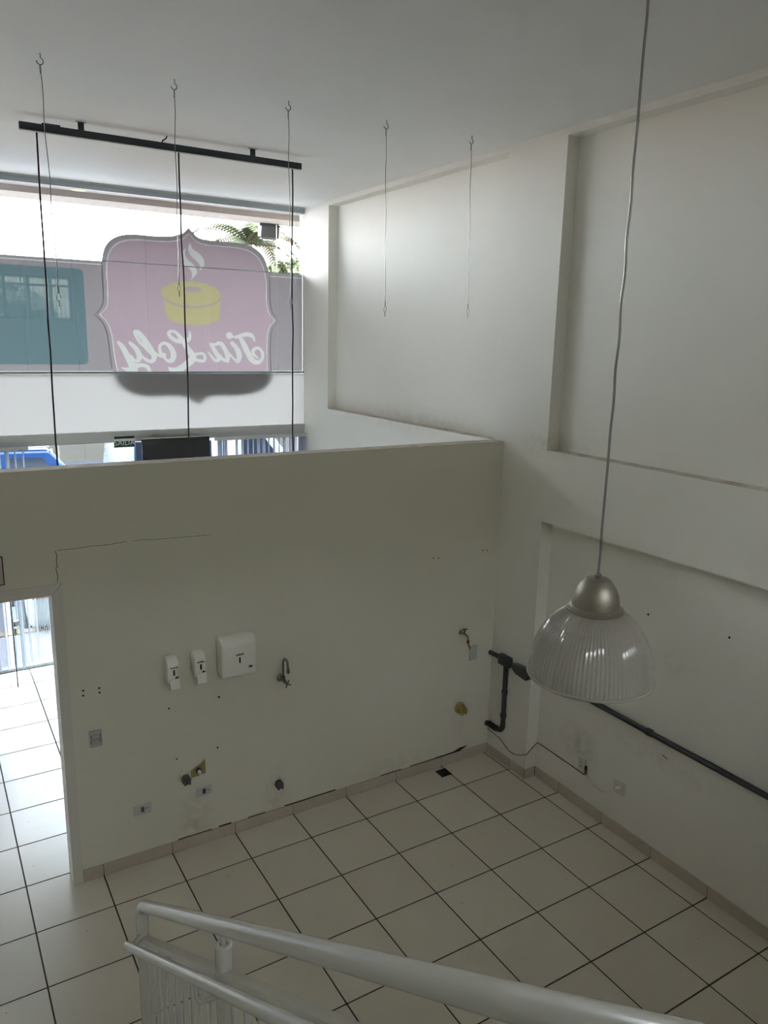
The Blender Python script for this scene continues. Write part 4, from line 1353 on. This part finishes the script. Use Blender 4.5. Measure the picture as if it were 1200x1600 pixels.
vehicle('white_van', 'white van parked across the street, to the right of the blue one', 'van', 1.40, 11.2, 'X', 4.2, 1.75, van,
        [[(-1.9, 1.25), (-1.35, 1.25), (-1.35, 1.78), (-1.88, 1.80)], [(-1.2, 1.25), (-0.35, 1.25), (-0.35, 1.76), (-1.2, 1.78)], [(0.3, 1.35), (1.15, 1.33), (0.82, 1.76), (0.3, 1.78)]], 'car_white')

hs = thing('street_house', 'pale yellow house across the street behind the vans', 'house', (-4, 21, -0.3))
MB().box(-22, 14, 20, 26, -0.3, 3.2).build('wall', 'house_wall', hs)
MB().prism([(19.4, 3.2), (26.6, 3.2), (23.0, 4.6)], -22.5, 14.5, 'YZ').build('roof', 'house_roof', hs)
for x in (-14, -9, -4, 1, 6):
    wd_ = MB().box(x, x + 1.6, 19.96, 20.02, 0.8, 2.1).build('window', 'alu_light', hs)
    MB().box(x + 0.08, x + 1.52, 19.93, 19.97, 0.88, 2.02).build('pane', 'car_glass', wd_)


def palm(label, x, y, ztop_, n, seed, ln):
    rr = random.Random(seed)
    t = thing('palm_tree', label, 'tree', (x, y, -0.3))
    MB().tube([(x, y, -0.3), (x + 0.05, y, ztop_ * 0.5), (x, y, ztop_)], 0.16, 12, radii=[0.22, 0.16, 0.13]).build('trunk', 'trunk', t)
    for i in range(n):
        az = 2 * math.pi * i / n + rr.uniform(-0.2, 0.2)
        el_ = rr.uniform(0.15, 1.15)
        pts = []
        p = Vector((x, y, ztop_))
        e = el_
        for k in range(13):
            pts.append(p.copy())
            p = p + Vector((math.cos(az) * math.cos(e), math.sin(az) * math.cos(e), math.sin(e))) * (ln / 12)
            e -= 0.17
        m = MB()
        m.tube(pts, 0.015, 5, radii=[0.022 - 0.0015 * k for k in range(13)])
        side = Vector((-math.sin(az), math.cos(az), 0))
        for k in range(1, 12):
            for h2 in (0, 0.5):
                q = pts[k].lerp(pts[k + 1] if k < 12 else pts[k], h2)
                L_ = ln * 0.26 * math.sin(math.pi * (k + h2 + 1.2) / 14)
                for s in (-1, 1):
                    d_ = (side * s + Vector((math.cos(az), math.sin(az), 0)) * 0.5 + Vector((0, 0, -0.45))).normalized()
                    wv = (pts[k + 1] - pts[k]).normalized() * 0.045
                    m._add([q - wv, q + wv, q + d_ * L_ * 0.6 + wv * 0.8, q + d_ * L_], [(0, 1, 2), (0, 2, 3)])
        m.build('frond', 'leaf_pale' if i % 2 else 'leaf_green', t)
    return t


palm('tall pale green palm with drooping fronds above the logo', 4.75, 17.5, 6.15, 22, 5, 2.1)


def leafy(name, label, x, y, zc, rx, rz, n, seed, mat, zg=-0.3):
    rr = random.Random(seed)
    t = thing(name, label, 'tree', (x, y, zg))
    MB().tube([(x, y, zg), (x + 0.1, y, zc - rz * 0.5), (x, y, zc)], 0.1, 8, radii=[0.14, 0.10, 0.05]).build('trunk', 'trunk', t)
    m = MB()
    for i in range(n):
        while True:
            v = Vector((rr.uniform(-1, 1), rr.uniform(-1, 1), rr.uniform(-1, 1)))
            if 0.3 < v.length < 1:
                break
        c = Vector((x + v.x * rx, y + v.y * rx, zc + v.z * rz))
        a = Vector((rr.uniform(-1, 1), rr.uniform(-1, 1), rr.uniform(-1, 1))).normalized() * 0.12
        b = a.cross(Vector((rr.uniform(-1, 1), rr.uniform(-1, 1), rr.uniform(-1, 1))))  .normalized() * 0.06
        m._add([c - a, c + b, c + a, c - b], [(0, 1, 2, 3)])
    fo = m.build('foliage', mat, t)
    fo['kind'] = 'stuff'
    return t


leafy('round_tree', 'yellow green leafy tree top just above the film by the right wall', 4.85, 14.6, 4.55, 1.0, 1.0, 4200, 11, 'leaf_pale')
leafy('yard_tree', 'leafy tree behind the rear window, seen only as a reflection in the dark panel', -1.9, -9.5, 3.6, 1.3, 1.1, 2600, 12, 'leaf_green')
leafy('street_tree', 'green street tree beyond the left vertical blind', -5.6, 17.0, 1.5, 1.2, 1.3, 1800, 13, 'leaf_green')
